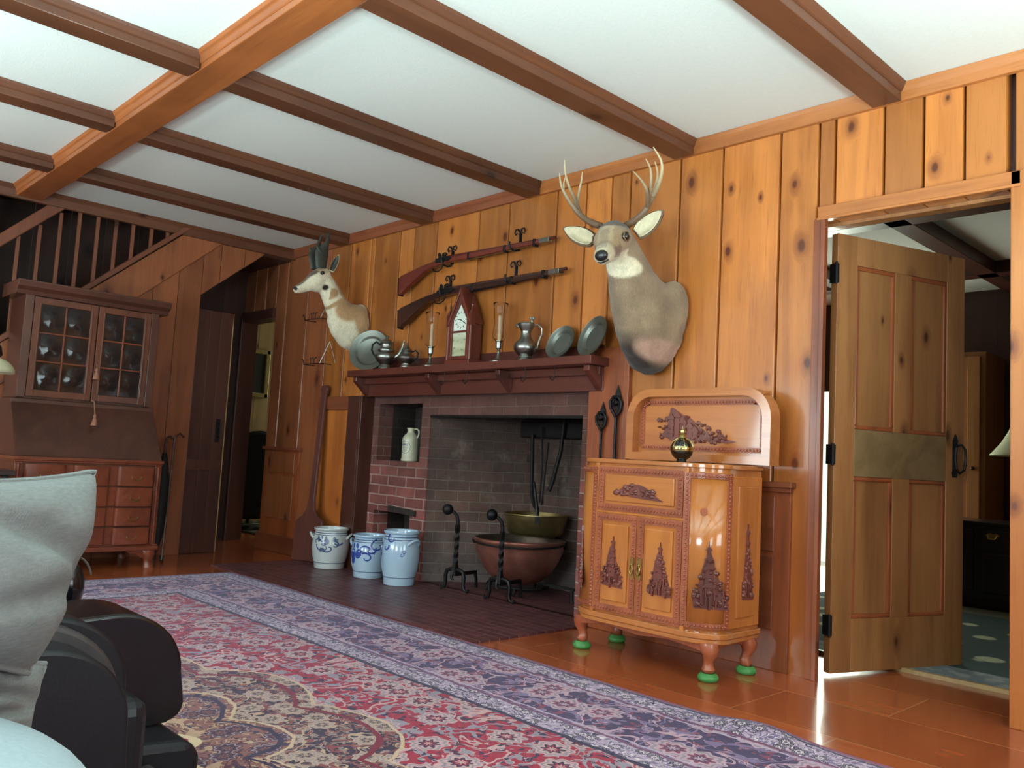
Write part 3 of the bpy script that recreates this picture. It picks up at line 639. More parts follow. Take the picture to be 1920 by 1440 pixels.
# ---------------- organic helper: union of lofts -> one continuous skin, painted per vertex -----------------
def ringE(c,n,up,a,b,seg=20,pw=1.0):
    n=Vector(n).normalized(); up=Vector(up); up=(up-n*up.dot(n)).normalized(); s=n.cross(up)
    out=[]
    for k in range(seg):
        t=2*PI*k/seg; ct,st_=math.cos(t),math.sin(t)
        out.append(Vector(c)+s*(a*math.copysign(abs(ct)**pw,ct))+up*(b*math.copysign(abs(st_)**pw,st_)))
    return out
def spine(m,secs,up=(0,0,1),seg=20):
    """secs: (center,(half-width,half-height))"""
    cs=[Vector(s_[0]) for s_ in secs]; rs=[]
    for i,s_ in enumerate(secs):
        n=cs[min(i+1,len(cs)-1)]-cs[max(i-1,0)]
        if len(s_)>2: n=Vector(s_[2])
        rs.append(ringE(cs[i],n,up,*s_[1],seg=seg))
    m.loft(rs)
def organic(m,name,mat,parent,vox,paint,smooth=6,label=None):
    o=B(m,name,mat,parent,smooth=0)
    r=o.modifiers.new('r','REMESH'); r.mode='VOXEL'; r.voxel_size=vox
    s=o.modifiers.new('s','SMOOTH'); s.iterations=smooth; s.factor=.5
    bpy.context.view_layer.update()
    dg_=bpy.context.evaluated_depsgraph_get(); me=bpy.data.meshes.new_from_object(o.evaluated_get(dg_)); o.modifiers.clear()
    old=o.data; o.data=me; me.name=name
    if not me.materials: me.materials.append(mat)
    me.polygons.foreach_set('use_smooth',[True]*len(me.polygons))
    ca=me.color_attributes.new('fur','FLOAT_COLOR','POINT'); off=WL[root(o).name]
    me.calc_loop_triangles()
    for i,v in enumerate(me.vertices):
        p=v.co+off; c=paint(p,v.normal); ca.data[i].color=(c[0],c[1],c[2],1)
    # short pelt relief
    for v in me.vertices:
        p=v.co; v.co=v.co+v.normal*(.0022*mn.noise(p*70)+.003*mn.noise(p*18))
    if label: o['label']=label
    return o
def lerpc(a,b,t):
    t=max(0,min(1,t)); t=t*t*(3-2*t); return tuple(x+(y-x)*t for x,y in zip(a,b))
def ear(parent,base,tip,w,nrm,matO,matI,thick=.012,cup=.03,w0=.45):
    base,tip,nrm=Vector(base),Vector(tip),Vector(nrm).normalized(); ax=(tip-base); L=ax.length; ax.normalize(); sd=ax.cross(nrm).normalized(); nrm=sd.cross(ax)
    def sh(sc,lift):
        def f(u,v):
            s_=u; ww=w*1.42*((s_+.10)**.5*(1-s_)**.72+.02)*sc; tt=(v-.5)*2
            return base+ax*(L*(s_*.98+.01 if sc==1 else .05+s_*.88))+sd*(ww*tt*.5*1.0)+nrm*(-cup*(1-tt*tt)*math.sin(PI*min(1,s_+.15))+lift)
        return f
    m=MB(); m.grid(sh(1,0),16,10); o=B(m,'ear',matO,parent,smooth=180,solid=thick)
    m=MB(); m.grid(sh(.88,.010),16,10); i=B(m,'ear_lining',matI,o,smooth=180,solid=.004); i['label']='pale furry inside of the ear'
    return o
def furplain(name,c,sc=120):
    t=NT(name,.9,0,.1); n=t.noise(t.map(t.tc(),(1,1,.4)),sc,4,.7); n2=t.noise(t.tc(),25,3); g=t.math('ADD',.55,t.math('MULTIPLY',t.math('ADD',n,n2),.42)); t.col(t.mix(1,c,t.comb(g,g,g),'MULTIPLY')); t.bump(n,.8,.006); return t.m
M['furg']=furplain('fur_grey_brown',srgb(122,100,78)); M['furw']=furplain('fur_cream',srgb(216,204,172)); M['furt']=furplain('fur_tan',srgb(150,116,80))
# ---------------- mule deer head -----------------
dr=thing('deer_head_mount','taxidermy buck deer shoulder mount with tall forked antlers above the bar cabinet','mounted animal',(-2.5,0,1.55))
D=lambda px,py,Y: aty(px,py,Y)
m=MB()
# chest and neck: elliptical sections from the wall outwards and up
spine(m,[((-2.505,-.005,1.52),(.165,.235),(0,-1,.15)),((-2.50,-.07,1.535),(.172,.225),(0,-1,.2)),((-2.49,-.15,1.575),(.155,.185),(0,-1,.6)),((-2.48,-.22,1.64),(.130,.150),(0,-.8,.8)),((-2.475,-.275,1.71),(.108,.125),(0,-.6,.9)),((-2.475,-.315,1.775),(.092,.108),(0,-.6,.9)),((-2.475,-.355,1.83),(.082,.095),(0,-.7,.7)),((-2.472,-.39,1.865),(.078,.078),(0,-1,.4))])
# brisket running down and forward
spine(m,[((-2.50,-.03,1.33),(.085,.055)),((-2.505,-.085,1.36),(.095,.09)),((-2.50,-.14,1.44),(.10,.12)),((-2.49,-.19,1.53),(.10,.12))],up=(0,-1,0))
m.ell((-2.39,-.06,1.60),(.085,.07,.14)); m.ell((-2.61,-.06,1.60),(.08,.07,.14))
# skull and muzzle (faces out of the wall, a little to the room's right)
hd=V(.36,-.77,-.53).normalized(); hc=V(-2.472,-.425,1.873)
P_=lambda t,dz=0: hc+hd*t+V(0,0,dz)
spine(m,[(P_(-.07,.0),(.066,.060)),(P_(-.02,.008),(.085,.078)),(P_(.04,.002),(.086,.076)),(P_(.085,-.005),(.070,.065)),(P_(.13,-.010),(.053,.053)),(P_(.17,-.012),(.047,.045)),(P_(.20,-.014),(.044,.040)),(P_(.222,-.016),(.033,.030))])
m.ell(P_(.02,-.038),(.055,.07,.045))       # jaw hinge
for sx in (-1,1): m.ell(P_(.045,.033)+V(sx*.056,-.0,.0),(.022,.03,.016)) # brow ridge
m.ell(P_(-.01,.06),(.05,.05,.03))
g_=srgb(150,128,102);gd=srgb(116,96,76);wt=srgb(224,212,182);tn=srgb(158,130,98);dk=srgb(50,38,32)
def dpaint(p,n):
    c=lerpc(g_,gd,mn.noise(p*9)*.5+.3)
    # brisket: dark brown
    b=(1.50-p.z)/.12
    if p.x<-2.40 and p.y<-.02: c=lerpc(c,dk,min(1,b)*min(1,max(0,(-2.40-p.x)/.08+.1)))
    if p.z<1.36: c=lerpc(c,dk,(1.36-p.z)/.04*(.4 if p.x>-2.45 else 1))
    dd_=(((p.x+2.40)/.07)**2+((p.z-1.385)/.055)**2)**.5
    if dd_<1.3: c=lerpc(srgb(176,140,122),c,(dd_-.6)/.7)
    # throat patch
    q=p-hc; along=q.dot(hd)
    tp=V(-2.43,-.40,1.748); d=((p.x-tp.x)/.10)**2+((p.z-tp.z)/.050)**2+((p.y-tp.y)/.10)**2
    if d<1.3: c=lerpc(wt,c,(d-.7)/.5)
    if along>.0 and p.z>1.70 and p.y<-.40:
        up_=(q-hd*along); c=lerpc(c,tn,along/.08)
        if up_.z<-.022: c=lerpc(c,wt,(-up_.z-.020)/.015)
        if .10<along<.17 and abs(up_.x)>.028 and up_.z<.012: c=lerpc(c,srgb(96,66,54),.6)
        if along>.15: c=lerpc(c,srgb(196,180,150),(along-.15)/.03)
        if abs(up_.x)<.035 and up_.z>.0 and .02<along<.14: c=lerpc(c,srgb(178,158,122),.7)
    if .06<along<.20 and p.y<-.42 and abs((q-hd*along).x)<.02 and (q-hd*along).z>.01: c=lerpc(c,srgb(112,92,72),.45)
    if along<.035 and along>-.07 and q.z>.045: c=lerpc(c,srgb(84,66,50),(q.z-.045)/.012)   # dark forehead patch
    return c
organic(m,'body',M['fur'],dr,.0105,dpaint,5)
sd=hd.cross(V(0,0,1)).normalized()  # head's side axis
upv=sd.cross(hd)
if upv.z<0: upv=-upv
for sx in (-1,1):
    e=P_(.055,.024)+V(1,.17,0).normalized()*(sx*.076)
    m=MB(); m.ell(e,(.022,.022,.0205)); o=part(m,'eye',M['eye'],dr,'glossy dark glass eye')
    sv_=V(1,.17,0).normalized(); tv_=V(-.17,1,0).normalized(); m=MB(); m.tube([e+sv_*(sx*.007)+tv_*(.0245*math.cos(a))+V(0,0,.0215*math.sin(a)+.001) for a in [i*PI/6 for i in range(13)]],.0035,6); part(m,'eyelid',M['furg'],dr)
m=MB(); m.ell(P_(.228,.0),(.034,.022,.025)); part(m,'nose',M['nose'],dr,'moist black nose')
for sx in (-1,1):
    m=MB(); m.ell(P_(.240,-.002)+V(sx*.017,.004,0),(.007,.006,.009)); part(m,'nostril',M['irondark'],dr)
m=MB(); m.tube([P_(.215,-.03)+V(-.026,.004,0),P_(.228,-.034),P_(.215,-.03)+V(.027,.004,0),P_(.17,-.032)+V(.037,0,0)],.0035,6); part(m,'mouth_line',M['nose'],dr)
# ears placed to the photo's outline
ear(dr,aty(1113,452,-.38),aty(1056,428,-.42),.115,(.25,-.9,.15),M['furg'],M['furw'])
ear(dr,aty(1192,440,-.37),aty(1245,394,-.33),.115,(.25,-.95,-.05),M['furg'],M['furw'])
def antler(parent,beam,tines,r0=.017):
    m=MB()
    def path(pts,ra,rb):
        P0=[Vector(p) for p in pts]; out=[]
        for i in range(len(P0)-1):
            a=P0[max(i-1,0)];b=P0[i];c=P0[i+1];d=P0[min(i+2,len(P0)-1)]
            for k in range(6):
                t=k/6; out.append(.5*((2*b)+(c-a)*t+(2*a-5*b+4*c-d)*t*t+(3*b-a-3*c+d)*t**3))
        out.append(P0[-1]); n_=len(out); m.tube(out,[ra+(rb-ra)*(i/(n_-1))**1.3 for i in range(n_)],8)
    path(beam,r0,.003)
    for tpts,ra in tines: path(tpts,ra,.0022)
    for k in range(14): a=2*PI*k/14; m.ell(Vector(beam[0])+V(.02*math.cos(a),.02*math.sin(a),0),(.006,.006,.007),seg=6,rings=4)
    return part(m,'antler',M['antler'],parent,smooth=60)
A=aty
Z=-.37
antler(dr,[A(1127,424,Z),A(1104,415,Z-.01),A(1083,398,Z-.02),A(1067,376,Z-.06),A(1053,350,Z-.09),A(1049,325,Z-.10)],
 [([A(1086,400,Z-.02),A(1078,375,Z+.03),A(1068,352,Z+.05),A(1060,325,Z+.06),A(1059,300,Z+.05)],.011),
  ([A(1090,403,Z-.02),A(1083,382,Z+.04),A(1086,358,Z+.06),A(1090,340,Z+.06),A(1092,322,Z+.06)],.010),
  ([A(1067,376,Z-.06),A(1058,362,Z-.04),A(1057,345,Z-.03),A(1060,332,Z-.02)],.008)])
antler(dr,[A(1172,424,Z),A(1192,412,Z-.01),A(1207,398,Z-.01),A(1218,380,Z+.0),A(1233,350,Z+.03),A(1241,322,Z+.05),A(1239,300,Z+.04),A(1225,276,Z+.02)],
 [([A(1214,388,Z-.01),A(1214,365,Z-.07),A(1210,350,Z-.10),A(1200,335,Z-.11),A(1187,321,Z-.12)],.010),
  ([A(1216,383,Z-.01),A(1219,360,Z-.06),A(1221,335,Z-.09),A(1219,315,Z-.09),A(1211,298,Z-.08)],.010),
  ([A(1222,372,Z),A(1229,350,Z+.06),A(1233,325,Z+.08),A(1228,303,Z+.08)],.009)])
# ---------------- pronghorn head -----------------
an=thing('pronghorn_head_mount','pale tan and cream pronghorn antelope shoulder mount facing left beside the mantel','mounted animal',(-5.18,0,1.72))
X=-5.17
def E_(px,py): return atx(px,py,X)
m=MB()
spine(m,[((X,-.005,1.72),(.135,.175),(0,-1,0)),((X,-.06,1.735),(.135,.165),(0,-1,.3)),((X,-.12,1.765),(.115,.135),(0,-1,.6)),((X,-.17,1.81),(.09,.105),(0,-.7,.8)),((X,-.215,1.86),(.074,.088),(0,-.6,.9)),((X,-.255,1.92),(.064,.078),(0,-.5,.9)),((X,-.30,1.985),(.058,.070),(0,-.6,.8)),((X,-.335,2.02),(.055,.055),(0,-1,.4))])
spine(m,[((X,-.03,1.58),(.075,.05)),((X,-.09,1.62),(.08,.075)),((X,-.16,1.70),(.08,.085)),((X,-.20,1.78),(.07,.08))],up=(0,-1,0))
ah=V(-.08,-.80,-.60).normalized(); ac=V(X,-.345,2.045)
Q_=lambda t,dz=0: ac+ah*t+V(0,0,dz)
spine(m,[(Q_(-.05,.0),(.045,.045)),(Q_(0,0),(.062,.060)),(Q_(.05,-.012),(.062,.066)),(Q_(.095,-.016),(.050,.056)),(Q_(.14,-.012),(.038,.043)),(Q_(.185,-.006),(.031,.034)),(Q_(.22,.0),(.028,.029)),(Q_(.245,.003),(.019,.020))])
m.ell(Q_(.045,-.055),(.045,.06,.045))
ac_=srgb(178,142,100);aw=srgb(226,216,186);ad=srgb(104,84,70)
def apaint(p,n):
    q=p-ac; al=q.dot(ah); uz=(q-ah*al).z
    c=aw
    if al>-.04 and p.y<-.30:   # head
        if n.z>.35 and al>.05: c=lerpc(c,ad,(n.z-.35)/.25)
        if uz>.02: c=lerpc(c,ad,(uz-.02)/.012)
        if al<.03 and uz>.0: c=lerpc(c,ac_,.6)
        d=((p.y+.335)**2+(p.z-1.955)**2)**.5
        if d<.024 and abs(q.x)>.02: c=lerpc(dk,c,(d-.016)/.008)
        if al>.222 and n.z>-.3 and uz>-.008: c=srgb(34,28,28)
        return c
    # neck: tan patches on cream, given as centres and radii on the animal's flank (y,z)
    def pt(y0,z0,ry,rz,sl=0,soft=.25):
        dy,dz=p.y-y0,p.z-z0; a,b_=dy*math.cos(sl)+dz*math.sin(sl),-dy*math.sin(sl)+dz*math.cos(sl); return ((a/ry)**2+(b_/rz)**2)**.5
    c=aw
    for (y0,z0,ry,rz,sl) in ((-.175,1.815,.085,.075,-.8),(-.05,1.76,.075,.13,.2),(-.26,1.845,.075,.014,.75),(-.29,1.915,.06,.035,.6),(-.17,1.95,.16,.055,-.9)):
        c=lerpc(ac_,c,(pt(y0,z0,ry,rz,sl)-.8)/.4) if pt(y0,z0,ry,rz,sl)<1.2 else c
    c=lerpc(c,ad,.12)
    return c
organic(m,'body',M['fur'],an,.009,apaint,5)
for sx in (-1,1):
    e=Q_(.03,.020)+V(sx*.054,0,0); m=MB(); m.ell(e,(.013,.016,.011)); part(m,'eye',M['eye'],an,'black glass eye')
    m=MB(); m.tube([e+V(sx*.004,.019*math.cos(a),.013*math.sin(a)) for a in [i*PI/6 for i in range(13)]],.004,6); part(m,'eyelid',M['nose'],an)
    # flat black horn with forward prong and inward hooked tip
    hx=X+sx*.035; b=V(hx,-.375,2.085)
    m=MB(); 
    secs=[(b,(.016,.040)),(b+V(sx*.006,-.006,.05),(.015,.048)),(b+V(sx*.010,-.010,.10),(.013,.054)),(b+V(sx*.012,.004,.135),(.011,.040)),(b+V(sx*.02,.018,.18),(.010,.018)),(b+V(sx*.018,.026,.215),(.009,.012)),(b+V(sx*.012,.030,.245),(.007,.008)),(b+V(sx*.0,.045,.262),(.005,.005)),(b+V(-sx*.008,.060,.258),(.002,.002))]
    spine(m,secs,up=(0,1,0),seg=12)
    spine(m,[(b+V(sx*.014,-.01,.10),(.010,.028)),(b+V(sx*.015,-.042,.128),(.008,.014)),(b+V(sx*.015,-.058,.15),(.004,.004))],up=(0,1,0),seg=10)
    part(m,'horn',M['hornb'],an,'flat black pronged horn')
ear(an,(X+.045,-.300,2.075),(X+.075,-.265,2.20),.058,(.75,-.55,0),M['furw'],M['hornb'],.007,.015)
ear(an,(X-.045,-.300,2.075),(X-.075,-.265,2.20),.058,(-.75,-.55,0),M['furw'],M['hornb'],.007,.015)
# ---------------- mantel shelf -----------------
mt=thing('mantel_shelf','long dark red wooden mantel shelf with triangular brackets over the fireplace','shelf',(-3.92,0,1.21))
MZ=1.385
m=MB(); m.cur=.6; m.bx(-5.04,-2.80,-.165,-.001,MZ-.045,MZ); part(m,'shelf_board',M['mantel'],mt,smooth=0,bevel=.004)
m=MB(); m.cur=.4; m.bx(-5.0,-2.83,-.028,-.001,1.212,MZ-.046); part(m,'header_board',M['mantel'],mt,smooth=0,bevel=.003)
m=MB(); m.cur=.5; m.bx(-5.0,-2.83,-.06,-.028,MZ-.09,MZ-.046); part(m,'cleat',M['mantel'],mt,smooth=0,bevel=.004)
m=MB(); m.cur=.8; m.bx(-4.98,-2.85,-.018,-.001,MZ,MZ+.075); part(m,'back_board',M['mantel'],mt,smooth=0,bevel=.003)
for bxx in (-4.985,-4.18,-3.53,-2.855):
    m=MB(); m.cur=random.random(); m.prism([(-.028,1.215),(-.028,MZ-.046),(-.135,MZ-.046),(-.135,MZ-.075)],bxx-.02,bxx+.02,'x'); part(m,'bracket',M['mantel'],mt,smooth=0,bevel=.003)
# cup hooks under the shelf
def cuphook():
    m=MB(); m.tube([(0,0,0),(0,0,-.03),(0,.0,-.045),(-.004,0,-.062),(-.016,0,-.072),(-.028,0,-.066),(-.033,0,-.052),(-.036,0,-.044)],.0028,8); m.lathe([(.007,-.002),(.007,0)],seg=10); return m
for i,hx in enumerate([aty(834,700,-.11).x,aty(876,700,-.11).x,aty(985,700,-.11).x,aty(1040,700,-.11).x]):
    o=B(cuphook(),'cup_hook',M['iron'],local=True,loc=(hx,-.11,MZ-.0455)); tag(o,'small black iron cup hook under the mantel shelf, '+['leftmost of four','second from the left','third from the left','rightmost of four'][i],'hook','hooks under the mantel shelf')
# ---------------- pewter plates leaning on the wall -----------------
def plate(cx,r,y_foot,lab,mat,rz=0,grp='pewter plates on the mantel'):
    # profile lathe around own axis then lean back against the wall
    ang=math.asin(min(.95,(abs(y_foot)-.026)/(2*r)))
    t=[(0.001,.0),(r*.62,.0),(r*.66,.004),(r*.72,.014),(r*.76,.017),(r*.96,.020),(r,.023),(r*.995,.017),(r*.95,.013),(r*.75,.010),(r*.68,.004),(r*.64,-.005),(0.001,-.005)]
    m=MB(); m.lathe(t,seg=56)
    Mx=Matrix.Translation(V(cx,y_foot,MZ))@Matrix.Rotation(R(rz),4,'Z')@Matrix.Rotation(-ang,4,'X')@Matrix.Translation(V(0,0,r))@Matrix.Rotation(R(90),4,'X')
    m.xf(Mx)
    o=B(m,'pewter_plate',mat); dz=min((v.co.z for v in o.data.vertices)); tag(o,lab,'plate',grp); 
    o.location.z=MZ-0+.001; return o
plate(-4.90,.150,-.100,'large pewter charger at the left end of the mantel, behind the teapot',M['pewterd'],28)
plate(-3.10,.100,-.10,'smaller pewter plate leaning on the wall right of the lidded flagon',M['pewterd'],-3)
plate(-2.875,.116,-.10,'dark pewter plate leaning on the wall at the right end of the mantel',M['pewterd'],-14)
# ---------------- pewter teapot, sugar pot, pitcher -----------------
tp=thing('pewter_teapot','bulbous pewter teapot with tall spout beside the large plate','teapot',(-4.665,-.11,MZ))
m=MB(); m.lathe([(.001,0),(.046,0),(.048,.008),(.040,.02),(.037,.03),(.044,.04),(.062,.055),(.073,.075),(.074,.092),(.064,.108),(.052,.118),(.056,.126),(.055,.134),(.044,.142),(.040,.16),(.043,.172),(.047,.178)],seg=40); part(m,'body',M['pewter'],tp,local=True)
m=MB(); m.lathe([(.048,.178),(.046,.186),(.03,.198),(.012,.205),(.007,.212),(.012,.219),(.008,.228),(.001,.231)],seg=32); part(m,'lid',M['pewter'],tp,local=True)
m=MB(); m.tube([(.066,-.0,.085),(.09,0,.10),(.108,0,.135),(.116,0,.175),(.122,0,.20)],[.02,.017,.012,.008,.006],12); part(m,'spout',M['pewter'],tp,local=True)
m=MB(); m.tube([(-.045,0,.165),(-.075,0,.185),(-.10,0,.165),(-.104,0,.13),(-.09,0,.10),(-.07,0,.085)],[.006,.007,.007,.007,.006,.006],8); part(m,'handle',M['irondark'],tp,'black curved handle',local=True)
for c in tp.children: pass
sp=thing('pewter_sugar_pot','small squat pewter pot with pointed lid between teapot and left candlestick','pot',(-4.435,-.11,MZ))
m=MB(); m.lathe([(.001,0),(.036,0),(.037,.007),(.030,.018),(.030,.028),(.046,.042),(.060,.055),(.062,.068),(.052,.082),(.036,.092),(.032,.105),(.036,.114)],seg=40); part(m,'body',M['pewter'],sp,local=True)
m=MB(); m.lathe([(.038,.114),(.036,.12),(.02,.133),(.012,.145),(.008,.155),(.001,.168)],seg=28); part(m,'lid',M['pewter'],sp,local=True)
m=MB(); m.tube([(.034,0,.105),(.06,0,.118),(.078,0,.10),(.074,0,.07),(.056,0,.055)],.005,8); part(m,'handle',M['irondark'],sp,'dark side handle',local=True)
pj=thing('pewter_pitcher','tall pewter flagon with long curved handle right of the right candlestick','pitcher',(-3.335,-.11,MZ))
m=MB(); m.lathe([(.001,0),(.048,0),(.05,.006),(.036,.016),(.034,.024),(.050,.04),(.064,.06),(.066,.078),(.058,.098),(.040,.116),(.031,.13),(.028,.155),(.030,.168),(.038,.18),(.044,.198),(.046,.205)],seg=40); part(m,'body',M['pewter'],pj,local=True)
m=MB(); m.lathe([(.047,.205),(.044,.212),(.02,.217),(.001,.218)],seg=28); m.ell((.03,0,.225),(.009,.006,.014)); m.ell((.024,0,.242),(.008,.005,.008));m.ell((.038,0,.242),(.008,.005,.008)); part(m,'lid',M['pewterd'],pj,local=True)
m=MB(); m.tube([(.042,0,.20),(.065,0,.205),(.088,0,.185),(.09,0,.155),(.076,0,.12),(.068,0,.09),(.064,0,.07)],.0045,8); part(m,'handle',M['pewter'],pj,local=True)
m=MB(); m.tube([(-.040,0,.19),(-.052,0,.198),(-.058,0,.205)],[.016,.010,.005],10); part(m,'pouring_lip',M['pewter'],pj,local=True)
for t_ in (tp,sp,pj): t_.rotation_euler=(0,0,R(35 if t_ is not pj else 40))
# ---------------- candlesticks with glass hurricane chimneys -----------------
def candlestick(x,lab,hh=1.0):
    t=thing('candlestick',lab,'candlestick',(x,-.11,MZ),group='pewter candlesticks with glass chimneys')
    m=MB(); m.lathe([(.001,0),(.048,0),(.048,.004),(.03,.012),(.015,.026),(.008,.045),(.006,.06),(.010,.068),(.007,.074),(.016,.082),(.018,.10),(.018,.118),(.022,.122),(.022,.126),(.001,.126)],seg=32); part(m,'base',M['pewter'],t,local=True)
    m=MB(); m.lathe([(.011,.126),(.0105,.27*hh),(.004,.277*hh),(.001,.278*hh)],seg=16); part(m,'candle',M['wax'],t,'pale wax taper',local=True)
    m=MB(); m.tube([(0,0,.277*hh),(.001,0,.287*hh)],.0012,6); part(m,'wick',M['irondark'],t,local=True)
    m=MB(); m.lathe([(.020,.127),(.034,.14),(.038,.16),(.034,.19),(.031,.22),(.032,.28),(.037,.325),(.043,.345*1.0)],seg=36,cap=False); o=part(m,'chimney',M['glass'],t,'clear flared glass chimney',local=True,smooth=180); mo=o.modifiers.new('s','SOLIDIFY'); mo.thickness=.002
    return t
candlestick(-4.185,'pewter candlestick with candle and glass chimney between sugar pot and steeple clock')
candlestick(-3.555,'pewter candlestick with candle and glass chimney just right of the steeple clock')
# ---------------- steeple clock -----------------
ck=thing('steeple_clock','red-brown wooden steeple clock with white dial in the middle of the mantel','clock',(-3.895,-.075,MZ))
cx=-3.90; w=.105; yf=-.128; yb=-.025; zt=MZ
m=MB(); sh=MZ+.285; ap=MZ+.455
m.prism([(cx-w+.012,zt+.028),(cx+w-.012,zt+.028),(cx+w-.012,sh),(cx,ap),(cx-w+.012,sh)],yf+.02,yb,'y'); part(m,'case',M['clockwood'],ck,'dark side and body of the clock case',smooth=0,bevel=.002)
m=MB(); m.bx(cx-w-.006,cx+w+.006,yf-.006,yb,zt,zt+.028); part(m,'plinth',M['clockwood'],ck,smooth=0,bevel=.004)
# front frame: door with pointed opening
outer=[(cx-w+.014,zt+.03),(cx+w-.014,zt+.03),(cx+w-.014,sh-.01),(cx,ap-.012),(cx-w+.014,sh-.01)]
inner=[(cx-w+.038,zt+.052),(cx+w-.038,zt+.052),(cx+w-.038,sh-.01),(cx,ap-.075),(cx-w+.038,sh-.01)]
m=MB()
for i in range(5):
    j=(i+1)%5; m.prism([outer[i],outer[j],inner[j],inner[i]],yf,yf+.02,'y')
m.bx(cx-w+.038,cx+w-.038,yf,yf+.018,zt+.195,zt+.207); part(m,'door_frame',M['clockwood'],ck,smooth=0,bevel=.002)
m=MB(); m.prism([(cx-w+.036,zt+.205),(cx+w-.036,zt+.205),(cx+w-.036,sh-.01),(cx,ap-.073),(cx-w+.036,sh-.01)],yf+.014,yf+.0195,'y'); dl=part(m,'dial',M['dial'],ck,'white pointed clock dial',smooth=0)
dc=(cx,zt+.275); m=MB()
for k in range(12):
    a=k*PI/6; r0,r1=.042,.055
    for o_ in ((-.0025,0,.0025) if k%3 else (-.002,.002)):
        ca,sa=math.sin(a),math.cos(a); p=[(dc[0]+ca*r+sa*o_,yf+.0135,dc[1]+sa*r-ca*o_) for r in (r0,r1)]; m.tube(p,.0009,4)
part(m,'numerals',M['irondark'],dl,'black roman hour marks')
m=MB(); m.tube([(dc[0],yf+.012,dc[1]),(dc[0]+.040,yf+.012,dc[1]-.022)],[.0022,.0012],6); m.ell((dc[0]+.032,yf+.012,dc[1]-.018),(.005,.001,.004)); part(m,'minute_hand',M['iron'],dl)
m=MB(); m.tube([(dc[0],yf+.012,dc[1]),(dc[0]-.032,yf+.012,dc[1]+.004)],[.0022,.0012],6); m.ell((dc[0],yf+.0115,dc[1]),(.004,.001,.004)); part(m,'hour_hand',M['iron'],dl)
m=MB(); m.lathe([(.001,-.001),(.003,-.001),(.003,.001),(.001,.001)],c=(dc[0]-.026,yf+.012,dc[1]-.030),seg=10,axis=(0,1,0)); part(m,'winding_hole',M['irondark'],dl)
m=MB(); m.bx(cx-w+.036,cx+w-.036,yf+.014,yf+.0195,zt+.05,zt+.197); part(m,'painted_tablet',M['tablet'],ck,'pale painted landscape tablet',smooth=0)
m=MB(); m.prism([(cx-w-.004,sh-.035),(cx-w+.012,sh-.035),(cx+.0,ap-.01),(cx+.0,ap+.022)],yf-.008,yb,'y'); m.prism([(cx+w+.004,sh-.035),(cx+w-.012,sh-.035),(cx-.0,ap-.01),(cx-.0,ap+.022)],yf-.008,yb,'y'); part(m,'gable_moulding',M['clockwood'],ck,smooth=0,bevel=.002)
for sx in (-1,1):
    px_=cx+sx*(w-.002); m=MB(); m.lathe([(.010,zt+.028),(.010,sh-.05)],c=(px_,yf+.006,0),seg=12); part(m,'column',M['clockwood'],ck)
    m=MB(); m.bx(px_-.014,px_+.014,yf-.004,yf+.03,sh-.05,sh+.02); m.loft([[V(px_+a*.014,yf+.013+b*.017,sh+.02) for a,b in ((-1,-1),(1,-1),(1,1),(-1,1))],[V(px_+a*.002,yf+.013+b*.002,sh+.06) for a,b in ((-1,-1),(1,-1),(1,1),(-1,1))]]); m.lathe([(.002,sh+.055),(.007,sh+.068),(.008,sh+.076),(.003,sh+.086),(.0025,sh+.10),(.0005,sh+.125)],c=(px_,yf+.013,0),seg=12)
    part(m,'spire',M['clockwood'],ck,smooth=30)
